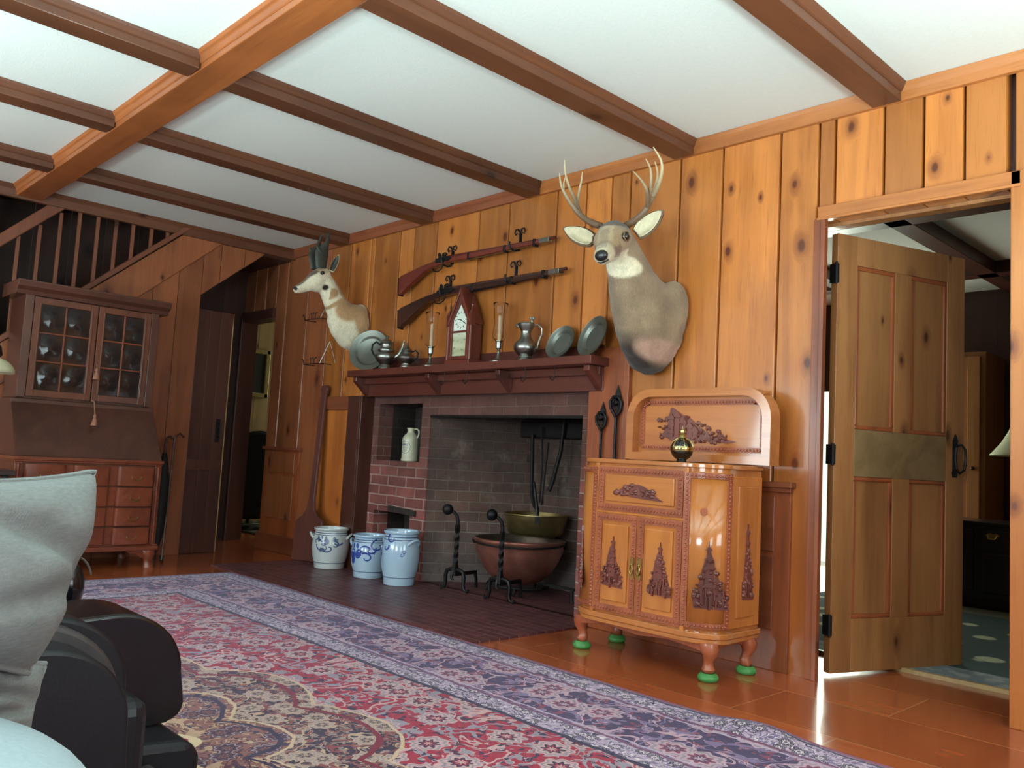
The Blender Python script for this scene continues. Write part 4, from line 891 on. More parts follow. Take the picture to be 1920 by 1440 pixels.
# ---------------- rifles -----------------
def rifle(stock,lab,a,b,woodm,metalm,tip):
    """a: butt pixel/y, b: muzzle; built flat along +x then laid on the wall hooks"""
    A_,B_=aty(*a,-.055),aty(*b,-.055); ax=B_-A_; L=ax.length; ang=math.atan2(ax.z,ax.x)
    t=thing('rifle',lab,'rifle',A_,group='antique rifles on the wall')
    s=L/1.46
    def xfm(m): 
        m.xf(Matrix.Rotation(-ang,4,'Y')@Matrix.Scale(s,4)); return m
    m=MB()
    # stock outline: butt, comb, wrist, fore-end (x along, z up)
    top=[(0.0,-.058),(.02,-.045),(.10,-.030),(.20,-.012),(.29,.002),(.35,.008),(.41,.020),(.50,.026)]
    bot=[(.50,-.014),(.43,-.022),(.36,-.030),(.29,-.042),(.20,-.080),(.10,-.132),(.010,-.180),(.0,-.13)]
    m.prism([(x,z) for x,z in top+bot],-.021,.021,'y')
    m.prism([(.49,-.014),(.49,.022),(.80,.016),(1.38,.010),(1.38,-.010),(.80,-.016)],-.016,.016,'y')
    part(xfm(m),'stock',woodm,t,local=True,smooth=0,bevel=.007,seg=3)
    m=MB(); m.tube([(.44,0,.024),(.8,0,.020),(1.46,0,.010)],[.0125,.011,.0095],12); part(xfm(m),'barrel',metalm,t,local=True)
    m=MB(); m.prism([(.40,-.006),(.40,.02),(.44,.026),(.54,.022),(.56,.010),(.52,-.008)],-.026,-.019,'y'); m.prism([(.435,.02),(.425,.05),(.44,.058),(.452,.045),(.455,.022)],-.028,-.018,'y'); m.tube([(.47,-.024,.025),(.475,-.024,.045),(.50,-.024,.05),(.52,-.024,.035)],.005,8); m.box((.49,-.024,.03),(.03,.012,.02)); part(xfm(m),'lock',M['iron'],t,'iron flintlock with hammer',local=True,smooth=30,bevel=.002)
    m=MB(); m.tube([(.34,0,-.022),(.36,0,-.05),(.40,0,-.058),(.44,0,-.045),(.455,0,-.018)],.004,8); m.tube([(.40,0,-.02),(.395,0,-.045)],.003,6); part(xfm(m),'trigger_guard',M['iron'],t,local=True)
    m=MB(); m.tube([(.62,0,-.022),(1.44,0,-.006)],.004,8); part(xfm(m),'ramrod',M['brassd'] if tip else M['iron'],t,local=True)
    for x in (.72,1.05,1.30):
        m=MB(); m.box((x,0,.0),(.018,.038,.044)); part(xfm(m),'barrel_band',M['iron'],t,local=True,smooth=0,bevel=.003)
    m=MB(); m.bx(1.34,1.42,-.018,.018,-.012,.017); part(xfm(m),'nose_cap',M['pewter'],t,'bright metal nose cap',local=True,smooth=0,bevel=.003)
    m=MB(); m.prism([(-.005,-.058),(.003,-.058),(.012,-.182),(.004,-.182)],-.022,.022,'y'); part(xfm(m),'butt_plate',M['iron'],t,local=True,smooth=0)
    return t
r1=rifle(0,'upper antique long rifle with reddish stock on wall hooks above the mantel',(753,507),(1042,448),M['gunwood'],M['gunwood'],True)
r2=rifle(0,'lower antique long rifle with dark stock hanging just over the steeple clock',(752,566),(1062,507),M['gundark'],M['gundark'],False)
# scrolled iron rifle hooks
def gunhook(px,py,lab):
    p=aty(px,py,-.012); t=thing('rifle_hook',lab,'hook',(p.x,0,p.z),group='scrolled iron rifle hooks')
    m=MB(); m.tube([(0,-.012,-.06),(0,-.012,.055)],.006,8,flat=.6)
    for sx in (-1,1): m.tube([(0,-.012,.045),(sx*.014,-.012,.072),(sx*.034,-.012,.074),(sx*.044,-.012,.056),(sx*.034,-.012,.040),(sx*.021,-.012,.050)],[.005,.005,.0045,.004,.0035,.003],8)
    m.box((0,-.004,.0),(.018,.008,.09)); part(m,'scroll_plate',M['iron'],t,local=True,smooth=30)
    m=MB(); m.tube([(0,-.012,-.055),(0,-.045,-.066),(0,-.085,-.060),(0,-.094,-.035),(0,-.092,-.02)],.006,8); part(m,'cradle',M['iron'],t,local=True)
    return t
gunhook(847,483,'scrolled iron hook holding the upper rifle near its lock'); gunhook(974,452,'scrolled iron hook holding the upper rifle near its muzzle')
gunhook(843,538,'scrolled iron hook holding the lower rifle near its lock'); gunhook(966,513,'scrolled iron hook holding the lower rifle near its muzzle')
# wire racks on the corner boards
def wirerack(p0,lab,chain):
    x,z=p0.x,p0.z; t=thing('wire_rack',lab,'rack',(x,0,z),group='wire racks left of the pronghorn')
    m=MB(); 
    m.tube([(-.13,-.10,0),(.10,-.10,0)],.003,6); m.tube([(-.13,-.10,0),(-.13,-.001,.0)],.003,6); m.tube([(.10,-.10,0),(.10,-.001,0)],.003,6)
    m.tube([(-.13,-.10,0),(-.14,-.10,.03),(-.155,-.10,.045),(-.165,-.10,.035)],.003,6)
    m.tube([(-.03,-.10,0),(-.03,-.10,.035)],.003,6); m.tube([(.02,-.10,0),(.02,-.10,.04)],.003,6)
    for sx in (-.045,-.01,.03): m.tube([(sx,-.10,.035),(sx+.01,-.10,.05),(sx+.022,-.10,.04)],.0028,6)
    part(m,'frame',M['iron'],t,local=True)
    m=MB(); m.tube([(.10,-.10,0),(.14,-.05,.17)],.0032,6); m.tube([(.14,-.05,.17),(.16,-.004,.01)],.002,6); part(m,'stay',M['pewter'],t,'bright straight stay wire',local=True)
    return t
wirerack(aty(588,598,-.10),'upper thin wire rack on the corner boards beside the pronghorn neck',1)
wirerack(aty(586,682,-.10),'lower thin wire rack on the corner boards below the pronghorn',1)
# ---------------- stoneware crocks -----------------
def surf_fn(prof):
    ps=[p for p in prof if p[0]>.01]
    def f(z):
        for (r0,z0),(r1,z1) in zip(ps[:-1],ps[1:]):
            if min(z0,z1)<=z<=max(z0,z1) and abs(z1-z0)>1e-6: return r0+(r1-r0)*(z-z0)/(z1-z0)
        return ps[-1][0]
    return f
def onsurf(m,f,pts,rad,lift=.0008):
    """paint strokes that hug a turned pot: pts in (arc metres from the front, height)"""
    out=[];
    for s_,z in pts:
        r=f(z)+lift; a=s_/f(z); out.append(V(r*math.sin(a),-r*math.cos(a),z))
    n=len(out); rr=rad if hasattr(rad,'__len__') else [rad]*n
    # flat ribbon
    L=[];Rr=[]
    vs=[]
    for i in range(n):
        t=(out[min(i+1,n-1)]-out[max(i-1,0)]).normalized(); nn=V(out[i].x,out[i].y,0).normalized(); sdv=t.cross(nn).normalized()*rr[i]
        vs+=[out[i]-sdv,out[i]+sdv]
    m.add(vs,[(2*i,2*i+1,2*i+3,2*i+2) for i in range(n-1)])
def blob(m,f,c,rx,rz,rot=0,n=14,lift=.0010):
    vs=[];cc=[]
    for k in range(n+1):
        if k==n: s_,z=c
        else:
            a=2*PI*k/n; dx,dz=rx*math.cos(a),rz*math.sin(a); s_=c[0]+dx*math.cos(rot)-dz*math.sin(rot); z=c[1]+dx*math.sin(rot)+dz*math.cos(rot)
        r=f(z)+lift; an_=s_/f(z); vs.append(V(r*math.sin(an_),-r*math.cos(an_),z))
    m.add(vs,[(k,(k+1)%n,n) for k in range(n)])
def spiral(cx,cz,r,a0,turn,n=22,tail=None):
    p=[]
    for k in range(n+1):
        t=k/n; a=a0+turn*t; q=r*(1-t*.82); p.append((cx+q*math.cos(a),cz+q*math.sin(a)))
    if tail: p=[tail]+p
    return p
def crock(loc,rz,h,r,lab,mat,style,paint):
    t=thing('stoneware_crock',lab,'crock',loc,group='blue-painted stoneware crocks on the hearth')
    pr=[(.001,0),(r*.80,0),(r*.82,.006),(r*.84,h*.14),(r*.95,h*.30),(r*1.0,h*.50),(r*1.0,h*.62),(r*.94,h*.78),(r*.87,h*.87),(r*.85,h*.91),(r*.86,h*.935),(r*.93,h*.95),(r*.95,h*.975),(r*.93,h*1.0),(r*.84,h*.995),(r*.80,h*.93),(r*.86,h*.7),(r*.88,h*.4),(r*.7,h*.06),(.001,h*.05)]
    m=MB(); m.lathe(pr,seg=48,cap=False); part(m,'body',mat,t,local=True)
    f=surf_fn(pr[1:11])
    for sx in (-1,1):
        m=MB(); zz=h*.80; rr_=f(zz)
        a0=sx*PI/2; pts=[]
        for k in range(9):
            q=(k/8-.5)*2; a=a0+q*.42; rad=rr_+.004+.020*(1-q*q); pts.append((rad*math.sin(a),-rad*math.cos(a),zz-.018*(q*q)+.016*(1-q*q)))
        m.tube(pts,[.010,.009,.008,.008,.008,.008,.008,.009,.010],8); part(m,'handle',mat,t,local=True)
    m=MB()
    for zz in (.145,.835,.885): onsurf(m,f,[(f(h*zz)*2*PI*k/48,h*zz) for k in range(49)],.0022 if zz<.5 else .0028)
    part(m,'painted_rings',M['cobaltd'],t,local=True,smooth=0,label='thin dark blue painted rings')
    m=MB(); S=1.45*r/.13
    for dx in (0,):
        def st(pts,w): onsurf(m,f,[(x*S+dx,z*h) for x,z in pts],w)
        def bl(c,a,b,ro=0): blob(m,f,(c[0]*S+dx,c[1]*h),a*1.4,b*1.4,ro)
        def sp_(cx,cz,rr,a0,tu): onsurf(m,f,[(x*S+dx,z*h) for x,z in [(cx+p[0],cz+p[1]/.27) for p in spiral(0,0,rr*1.4,a0,tu)]],[.0062*(1-.5*k/22) for k in range(23)])
        if style==0:
            for x in (-.05,-.03,-.01): bl((x,.74),.007,.016,.2)
            bl((-.015,.66),.022,.014,.6); sp_(.0,.53,.026,PI,PI*1.4); sp_(-.02,.56,.03,PI*.9,PI*1.2); sp_(.045,.70,.022,-.4,-PI*1.5); sp_(.03,.60,.02,PI*.5,-PI*1.2); bl((.028,.74),.008,.012); sp_(-.06,.66,.02,0,PI*1.3)
            bl((-.03,.48),.014,.009,.5)
        elif style==1:
            for x in (-.075,-.05,-.025): bl((x,.75),.008,.012,.3)
            bl((-.055,.56),.022,.026); bl((-.015,.57),.017,.024,-.3); bl((-.05,.42),.014,.02); sp_(-.045,.49,.018,PI*.5,PI*1.4)
            sp_(.025,.48,.024,PI*.7,-PI*1.7); sp_(.01,.66,.024,0,PI*1.4); sp_(.045,.66,.020,PI*.2,-PI*1.5); sp_(.08,.76,.03,PI*.6,PI*1.7); bl((.13,.60),.014,.034,.5); bl((.15,.56),.010,.03,-.2); bl((.06,.60),.009,.004,-.6)
            sp_(-.09,.66,.022,0,PI*1.4)
        else:
            bl((-.09,.72),.02,.022); bl((-.065,.70),.016,.02,.4); bl((-.058,.58),.018,.018); sp_(-.075,.5,.024,PI*.4,-PI*1.5); bl((-.085,.42),.02,.011,.3); sp_(-.01,.70,.014,PI*.2,-PI*1.4); sp_(.02,.86,.022,PI*.6,PI*1.5)
            # painted numeral
            st([(.085,.60),(.095,.63),(.088,.655),(.078,.635),(.086,.60),(.088,.57),(.078,.545),(.068,.555),(.074,.585),(.090,.605)],.0022)
    part(m,'painted_scrolls',paint,t,local=True,smooth=0,label='cobalt blue painted flowers and scrolls')
    t.rotation_euler=(0,0,rz); return t
HZ=.0125
def plc(px,py,Y): p=aty(px,py,Y); return (p.x,Y,HZ)
crock(plc(617,1060,-.14),R(50),.275,.128,'grey salt-glazed crock with blue scrolls beside the bread peel, leftmost of three',M['stoneware'],0,M['cobaltd'])
crock(plc(691,1070,-.13),R(28),.275,.122,'blue-tinted squat crock with bright cobalt flowers, middle of the three on the hearth',M['stonewareb'],1,M['cobalt'])
crock(plc(748,1085,-.13),R(8),.335,.120,'tallest grey-blue crock with small painted numeral, rightmost of the three on the hearth',M['stonewareb'],2,M['cobalt'])
# ---------------- jug in the niche -----------------
jx=aty(768,855,.16); jl=(jx.x,.16,.777)
jg=thing('stoneware_jug','cream stoneware jug with round blue printed badge standing in the oven niche','jug',jl)
pr=[(.001,0),(.058,0),(.060,.004),(.060,.016),(.057,.02),(.058,.14),(.056,.158),(.046,.178),(.030,.192),(.026,.20),(.025,.215),(.030,.226),(.030,.230),(.020,.230),(.018,.20),(.001,.20)]
m=MB(); m.lathe(pr,seg=40,cap=False); part(m,'body',M['creamware'],jg,local=True)
m=MB(); m.tube([(.026,0,.222),(.045,0,.224),(.062,0,.212),(.064,0,.192),(.056,0,.170),(.052,0,.160)],.0055,8); part(m,'handle',M['creamware'],jg,local=True)
f=lambda z:.0585; m=MB()
onsurf(m,f,[(-.004+.036*math.sin(a)*1,.095+.042*math.cos(a)) for a in [i*PI/16 for i in range(33)]],.0012,.0016)
import itertools
GL={'H':[[(0,0),(0,1)],[(1,0),(1,1)],[(0,.5),(1,.5)]],'B':[[(0,0),(0,1),(.8,1),(.8,.5),(0,.5)],[(.8,.5),(1,.25),(.8,0),(0,0)]],'E':[[(1,1),(0,1),(0,0),(1,0)],[(0,.5),(.8,.5)]],'A':[[(0,0),(.5,1),(1,0)],[(.2,.4),(.8,.4)]],'L':[[(0,1),(0,0),(.9,0)]],'D':[[(0,0),(0,1),(.7,1),(1,.6),(1,.4),(.7,0),(0,0)]],'O':[[(0,0),(0,1),(1,1),(1,0),(0,0)]],'F':[[(1,1),(0,1),(0,0)],[(0,.5),(.8,.5)]]}
def word(w,x0,z0,cw,ch,gap,wd):
    for i,chh in enumerate(w):
        for stx in GL[chh]: onsurf(m,f,[(x0+i*(cw+gap)+x*cw,z0+z*ch-abs(i-(len(w)-1)/2)**2*.0012) for x,z in stx],wd,.0016)
word('HHHE',-.030,.108,.0085,.014,.004,.0013); word('ALDO',-.024,.090,.007,.010,.004,.0009); word('OO',-.012,.074,.007,.009,.006,.0011)
onsurf(m,f,[(-.01,.062),(-.004,.07),(.0,.062),(.004,.07)],.001,.0016); onsurf(m,f,[(-.035,.033),(.035,.033)],.001,.0016); onsurf(m,f,[(-.03,.142),(-.01,.146),(.012,.146)],.001,.0016)
part(m,'printed_badge',M['cobaltd'],jg,local=True,smooth=0,label='round blue-black printed badge with rows of letters'); jg.rotation_euler=(0,0,R(22))
# ---------------- bread peel leaning on the wall -----------------
m=MB(); 
hb=[(-.185,0),(.175,0),(.178,.285),(.155,.305),(.10,.32),(.055,.37),(.035,.45),(.034,1.22),(.044,1.245),(.05,1.27),(.035,1.295),(-.03,1.295),(-.045,1.27),(-.038,1.245),(-.030,1.22),(-.034,.45),(-.055,.37),(-.10,.325),(-.16,.30),(-.185,.28)]
m.prism(hb,-.011,.011,'y')
pb=aty(573,1057,-.13)
m.xf(Matrix.Translation(V(pb.x,-.135,HZ+.003))@Matrix.Rotation(R(-4.6),4,'X')@Matrix.Rotation(R(-3.2),4,'Y'))
o=B(m,'bread_peel',M['peel'],smooth=0,bevel=.004); tag(o,'long-handled dark wooden bread peel leaning on the wall left of the crocks','peel')
# ---------------- andirons -----------------
def andiron(x,y,lab):
    t=thing('andiron',lab,'andiron',(x,y,.0125),group='twisted iron andirons with ball tops')
    # twisted square shank
    m=MB(); rs=[]
    for k in range(49):
        z=.10+.30*k/48; tw=(0 if z<.17 else (z-.17)/.15*PI*1.5); tw=min(tw,PI*1.9); s_=.013 if .16<z<.36 else .016-.002; 
        s_=.022-(z-.10)*.14 if z<.16 else .0125
        rs.append([V(s_*1.25*math.cos(tw+a),s_*1.25*math.sin(tw+a),z) for a in (PI/4,3*PI/4,5*PI/4,7*PI/4)])
    m.loft(rs)
    m.tube([(0,0,.39),(0,0,.42),(-.004,-.004,.45),(-.018,-.014,.472),(-.034,-.026,.484)],[.012,.0115,.011,.010,.009],10); part(m,'shank',M['iron'],t,'twisted square iron shank',local=True,smooth=30)
    m=MB(); m.ell((-.052,-.040,.490),(.034,.034,.034)); part(m,'ball',M['iron'],t,'round iron ball finial',local=True,smooth=60)
    for sx in (-1,1):
        m=MB(); m.tube([(0,0,.125),(sx*.035,0,.128),(sx*.066,0,.118),(sx*.076,0,.085),(sx*.072,0,.045),(sx*.082,0,.014),(sx*.105,0,.008),(sx*.115,0,.02)],[.013,.013,.0125,.012,.011,.010,.009,.007],8); part(m,'leg',M['iron'],t,local=True)
    m=MB(); m.box((0,.10,.10),(.02,.20,.022)); m.tube([(0,.19,.10),(0,.205,.06),(0,.21,.003)],.011,8); part(m,'billet_bar',M['iron'],t,local=True,smooth=20,bevel=.003)
    m=MB(); m.tube([(-.008,-.01,.12),(-.008,-.02,.09),(0,-.025,.075),(.012,-.02,.07)],[.012,.01,.008,.004],8); part(m,'drop_scroll',M['iron'],t,local=True)
    t.rotation_euler=(0,0,R(8)); return t
andiron(-3.975,.02,'black wrought-iron andiron with ball top, left of the copper cauldron')
andiron(-3.575,.02,'black wrought-iron andiron with ball top, in front of the copper cauldron')
# ---------------- trivet, cauldron, brass pan -----------------
cc=V(-3.77,.36,0)
g=thing('iron_trivet','low sooty iron trivet carrying the copper cauldron in the firebox','trivet',(cc.x,cc.y,.0125))
m=MB(); m.tube([(.20*math.cos(a),.17*math.sin(a),.045) for a in [i*PI/12 for i in range(25)]],.010,8); m.box((.34,-.02,.085),(.30,.018,.014)); m.tube([(.19,-.02,.045),(.20,-.02,.085)],.008,6); part(m,'ring',M['irondark'],g,local=True,smooth=30)
for lx,ly in ((-.13,-.13),(.12,-.14),(.0,.165),(.47,-.02)):
    m=MB(); m.tube([(lx,ly,.045 if lx<.4 else .085),(lx,ly,.03),(lx*1.02,ly*1.1,.005)],[.011,.010,.012],8); part(m,'leg',M['irondark'],g,local=True)
cl=thing('copper_cauldron','wide dark copper cauldron with iron bail handle resting on the trivet','cauldron',(cc.x,cc.y,.063))
r=.315; k=.96
cp=[(.001,.0),(.09,.004),(.16,.025),(.22,.065),(.262,.115),(.290,.165),(.300,.205),(.306,.212),(.306,.222),(.298,.226),(.290,.222),(.284,.205),(.272,.165),(.245,.120),(.205,.075),(.15,.036),(.09,.014),(.001,.010)]
cp=[(a*.94,b*1.24) for a,b in cp]
m=MB(); m.lathe(cp[:10],seg=56,cap=False); o=part(m,'body',M['copper'],cl,local=True)
m=MB(); m.lathe(cp[9:],seg=56,cap=False); part(m,'inner_lining',M['copperin'],cl,'dull grey-brown inside of the cauldron',local=True)
m=MB(); m.tube([(.288*math.cos(a),.288*math.sin(a)-.016*math.sin(a)*0,.272-.012*abs(math.sin(a))) for a in [-PI*.98+i*PI*.98/20 for i in range(21)]],.006,8)
m.xf(Matrix.Translation(V(0,-.012,-.012))); part(m,'bail_handle',M['irondark'],cl,'black iron bail folded against the rim',local=True)
for sx in (-1,1):
    m=MB(); m.ell((sx*.288,-.0,.25),(.012,.022,.022)); part(m,'ear_lug',M['irondark'],cl,local=True)
cl.rotation_euler=(0,0,R(35))
pn=thing('brass_pan','deep brass preserving pan with upright iron handle hanging above the cauldron','pan',(-3.775,.50,.352))
pp=[(.001,0),(.13,.002),(.165,.014),(.178,.03),(.203,.132),(.210,.136),(.208,.142),(.200,.140),(.172,.035),(.155,.018),(.001,.010)]
m=MB(); m.lathe(pp,seg=48,cap=False); part(m,'body',M['brassd'],pn,local=True)
ax_=V(.72,-.69,0)
m=MB(); q=ax_*.196; m.tube([q+V(0,0,.095),q+V(0,0,.17),V(-.02,-.02,.34)+q*.75,V(-.02,-.02,.345)+q*.72],[.012,.011,.008,.007],8); m.box(q+V(.006,-.006,.115),(.03,.03,.04),Euler((0,0,R(-45)))); part(m,'handle',M['iron'],pn,'upright iron handle riveted at the rim',local=True,smooth=30)
# hanging irons in the flue
tr=thing('pot_trammel','sooty iron trammel and tongs hanging from the flue bar','trammel',(-3.80,.60,.50),group=None)
m=MB(); m.tube([(-3.94,.60,1.0),(-3.93,.60,.78),(-3.90,.58,.60),(-3.86,.57,.53),(-3.82,.56,.52)],.012,8); part(m,'left_bar',M['irondark'],tr)
m=MB(); m.tube([(-3.66,.60,1.10),(-3.68,.60,.9),(-3.72,.58,.70),(-3.74,.57,.64)],.013,8); part(m,'right_bar',M['irondark'],tr)
m=MB(); m.tube([(-3.86,.60,1.05),(-3.82,.58,.80),(-3.80,.55,.56)],.006,8); m.tube([(-3.775,.58,.95),(-3.785,.56,.60),(-3.775,.545,.55),(-3.76,.54,.57)],.006,8); part(m,'hook_rods',M['irondark'],tr)
h=thing('pot_hook','thin black iron pot hook hanging at the right of the flue','hook',(-3.42,.60,.75)); m=MB(); m.tube([(-3.42,.60,1.06),(-3.42,.60,.80),(-3.425,.59,.765),(-3.44,.58,.755),(-3.455,.58,.775)],.007,8); m.box((-3.42,.61,1.05),(.04,.02,.06)); part(m,'rod',M['irondark'],h)
# ---------------- forged forks/handles hanging right of the fireplace -----------------
def forgedhook(px,py,zb,lab,s):
    p=aty(px,py,-.035); t=thing('fire_tool',lab,'fire tool',(p.x,-.035,zb),group='forged iron fire tools')
    Lz=p.z-zb
    m=MB(); m.tube([(0,0,0),(0,0,Lz-.12*s)],.0075*s,8)
    m.tube([(0,0,Lz-.12*s),(-.012*s,0,Lz-.10*s),(-.036*s,0,Lz-.07*s),(-.040*s,0,Lz-.04*s),(-.02*s,0,Lz-.015*s),(.012*s,0,Lz-.018*s),(.030*s,0,Lz-.045*s),(.026*s,0,Lz-.08*s),(.004*s,0,Lz-.105*s),(.010*s,-.01,Lz-.112*s)],[.008*s]*10,8); part(m,'looped_shaft',M['iron'],t,local=True)
    m=MB(); m.prism([(-.020*s,Lz-.02*s),(.0,Lz-.04*s),(.022*s,Lz-.02*s),(.014*s,Lz+.005),(.004*s,Lz+.030*s),(.001,Lz+.045*s),(-.004*s,Lz+.028*s),(-.014*s,Lz+.004)],.004,.010,'y'); m.prism([(-.03*s,Lz-.06*s),(.0,Lz-.09*s),(.03*s,Lz-.06*s),(.02*s,Lz-.02*s),(-.02*s,Lz-.02*s)],.004,.009,'y')
    m.tube([(0,.009,Lz-.05*s),(0,-.02,Lz-.06*s),(0,-.03,Lz-.045*s),(0,-.022,Lz-.03*s)],.006*s,8); part(m,'hanging_plate',M['iron'],t,'leaf-shaped iron wall plate',local=True,smooth=20,bevel=.0015)
    return t
forgedhook(1157,738,.35,'taller forged iron fire tool with looped handle nearest the carved cabinet lid',1.05)
forgedhook(1129,768,.35,'shorter forged iron fire tool with looped handle at the fireplace edge',.95)
# ---------------- carved bar cabinet -----------------
CX0,CX1,CY0,CY1=-2.60,-1.855,-.46,-.115; ZB,ZT=.155,.86; rc_=.155; ry_=.105
cb=thing('bar_cabinet','carved teak bar cabinet with rounded corners, raised lid and cabriole legs beside the doorway','cabinet',(-2.225,-.29,0.03))
def plan(off=0,n=10,r=rc_):
    x0,x1,y0,y1=CX0-off,CX1+off,CY0-off,CY1; q=ry_+off; r=r+off; p=[(x0,y1),(x0,y0+q)]
    for k in range(1,n+1): a=PI+PI/2*k/n; p.append((x0+r+r*math.cos(a),y0+q+q*math.sin(a)))
    for k in range(0,n+1): a=1.5*PI+PI/2*k/n; p.append((x1-r+r*math.cos(a),y0+q+q*math.sin(a)))
    p.append((x1,y1)); return p
m=MB(); m.prism(plan(),ZB+.03,ZT-.02,'z'); part(m,'carcass',M['teak_z'],cb,smooth=30)
m=MB(); m.prism(plan(.010),ZT-.02,ZT,'z'); part(m,'top',M['teak'],cb,'pale moulded top edge',smooth=30,bevel=.004)
m=MB(); m.prism(plan(.016),ZB+.008,ZB+.032,'z'); m.prism(plan(.010),ZB-.012,ZB+.008,'z'); part(m,'base_moulding',M['teak'],cb,'pale base moulding',smooth=30,bevel=.004)
FR=CY0; FX0_,FX1_=CX0+rc_,CX1-rc_
# helper: a frame strip of carved beading
def beadstrip(m,p0,p1,w,nrm,bead=.016):
    p0,p1,nrm=Vector(p0),Vector(p1),Vector(nrm); ax=(p1-p0); L=ax.length; ax.normalize(); sd_=ax.cross(nrm)
    vs=[]
    for a in (p0,p1):
        for s_,h in ((-1,0),(-1,.005),(1,.005),(1,0)): vs.append(a+sd_*(w/2*s_)+nrm*h)
    m.add(vs,[(0,1,2,3),(7,6,5,4),(0,4,5,1),(1,5,6,2),(2,6,7,3),(3,7,4,0)])
    k=max(2,int(L/bead))
    for i in range(k):
        c=p0+ax*(L*(i+.5)/k)+nrm*.005
        q=Matrix((ax,sd_,nrm)).transposed()
        m.ell(c,(bead*.36,w*.26,.006),q,seg=7,rings=4)
        m.ell(c+ax*bead*.5+sd_*w*.30,(.003,.003,.004),q,seg=5,rings=3)
def frame(m,x0,x1,z0,z1,y,w): 
    n=(0,-1,0); beadstrip(m,(x0,y,z0+w/2),(x1,y,z0+w/2),w,n); beadstrip(m,(x0,y,z1-w/2),(x1,y,z1-w/2),w,n); beadstrip(m,(x0+w/2,y,z0+w),(x0+w/2,y,z1-w),w,n); beadstrip(m,(x1-w/2,y,z0+w),(x1-w/2,y,z1-w),w,n)
def pagoda(m,x,z,s,y,seed):
    """relief of tiered towers, trees and rocks: x,z base centre, s overall height"""
    rd=random.Random(seed)
    def P2(poly,d): m.prism([(x+a*s,z+b*s) for a,b in poly],y-d,y,'y')
    P2([(-.24,0),(.30,-.02),(.27,.12),(.20,.30),(.12,.5),(.06,.72),(.0,.86),(-.06,.8),(-.12,.6),(-.18,.3),(-.26,.14)],.004)
    cxx=rd.uniform(-.05,.08)
    for i in range(5):
        w=.13-.02*i; zz=.22+.14*i; P2([(cxx-w*.6,zz),(cxx+w*.6,zz),(cxx+w*.5,zz+.12),(cxx-w*.5,zz+.12)],.008)
        P2([(cxx-w,zz+.10),(cxx+w,zz+.10),(cxx+w*.35,zz+.15),(cxx-w*.35,zz+.15)],.013)
    P2([(cxx-.01,.9),(cxx+.01,.9),(cxx,1.02)],.008)
    for i in range(60):
        a,b=rd.uniform(-.26,.28),rd.uniform(0,.8); b*=max(0,1-abs(a)*3.0); rr=rd.uniform(.018,.045)*s
        m.ell((x+a*s,y-.004,z+b*s+.01),(rr,.009,rr*rd.uniform(.6,1.2)),seg=7,rings=5)
    for i in range(8): a=rd.uniform(-.2,.22); m.box((x+a*s,y-.008,z+rd.uniform(.05,.25)*s),(.006,.012,rd.uniform(.02,.05)))
# drop front
yF=FR
DZ0,DZ1=.63,ZT-.03
m=MB(); m.bx(FX0_-.01,FX1_+.012,yF-.010,yF,DZ0,DZ1); dfp=part(m,'drop_front',M['teak'],cb,smooth=0,bevel=.003)
m=MB(); frame(m,FX0_-.005,FX1_+.007,DZ0+.004,DZ1-.004,yF-.010,.030); part(m,'carved_border',M['carved'],dfp,'red-brown carved bead border',smooth=40)
m=MB(); m.bx(FX0_+.035,FX1_-.035,yF-.018,yF-.010,DZ0+.045,DZ1-.04); part(m,'raised_panel',M['teak'],dfp,smooth=0,bevel=.006)
m=MB(); xm=(FX0_+FX1_)/2; zz=DZ0+.07; rd=random.Random(4)
m.prism([(xm-.13,zz+.01),(xm-.02,zz-.002),(xm+.13,zz-.01),(xm+.07,zz+.025),(xm+.03,zz+.05),(xm-.0,zz+.055),(xm-.06,zz+.05),(xm-.09,zz+.035)],yF-.022,yF-.017,'y')
for i in range(34):
    a=rd.uniform(-.125,.10); b=rd.uniform(0,.05)*(1-abs(a+.02)*5)+.006; m.ell((xm+a,yF-.022,zz+b),(rd.uniform(.006,.014),.006,rd.uniform(.005,.011)),seg=7,rings=5)
m.tube([(xm-.03+.035*math.cos(a),yF-.022,zz+.012+.042*math.sin(a)) for a in [i*PI/10 for i in range(11)]],.004,6)
m.tube([(xm+.02,yF-.021,zz+.03),(xm+.08,yF-.021,zz+.008),(xm+.13,yF-.021,zz-.008)],[.006,.004,.002],6)
part(m,'relief',M['carvedark'],dfp,'dark carved relief of a bridge and boat',smooth=50)
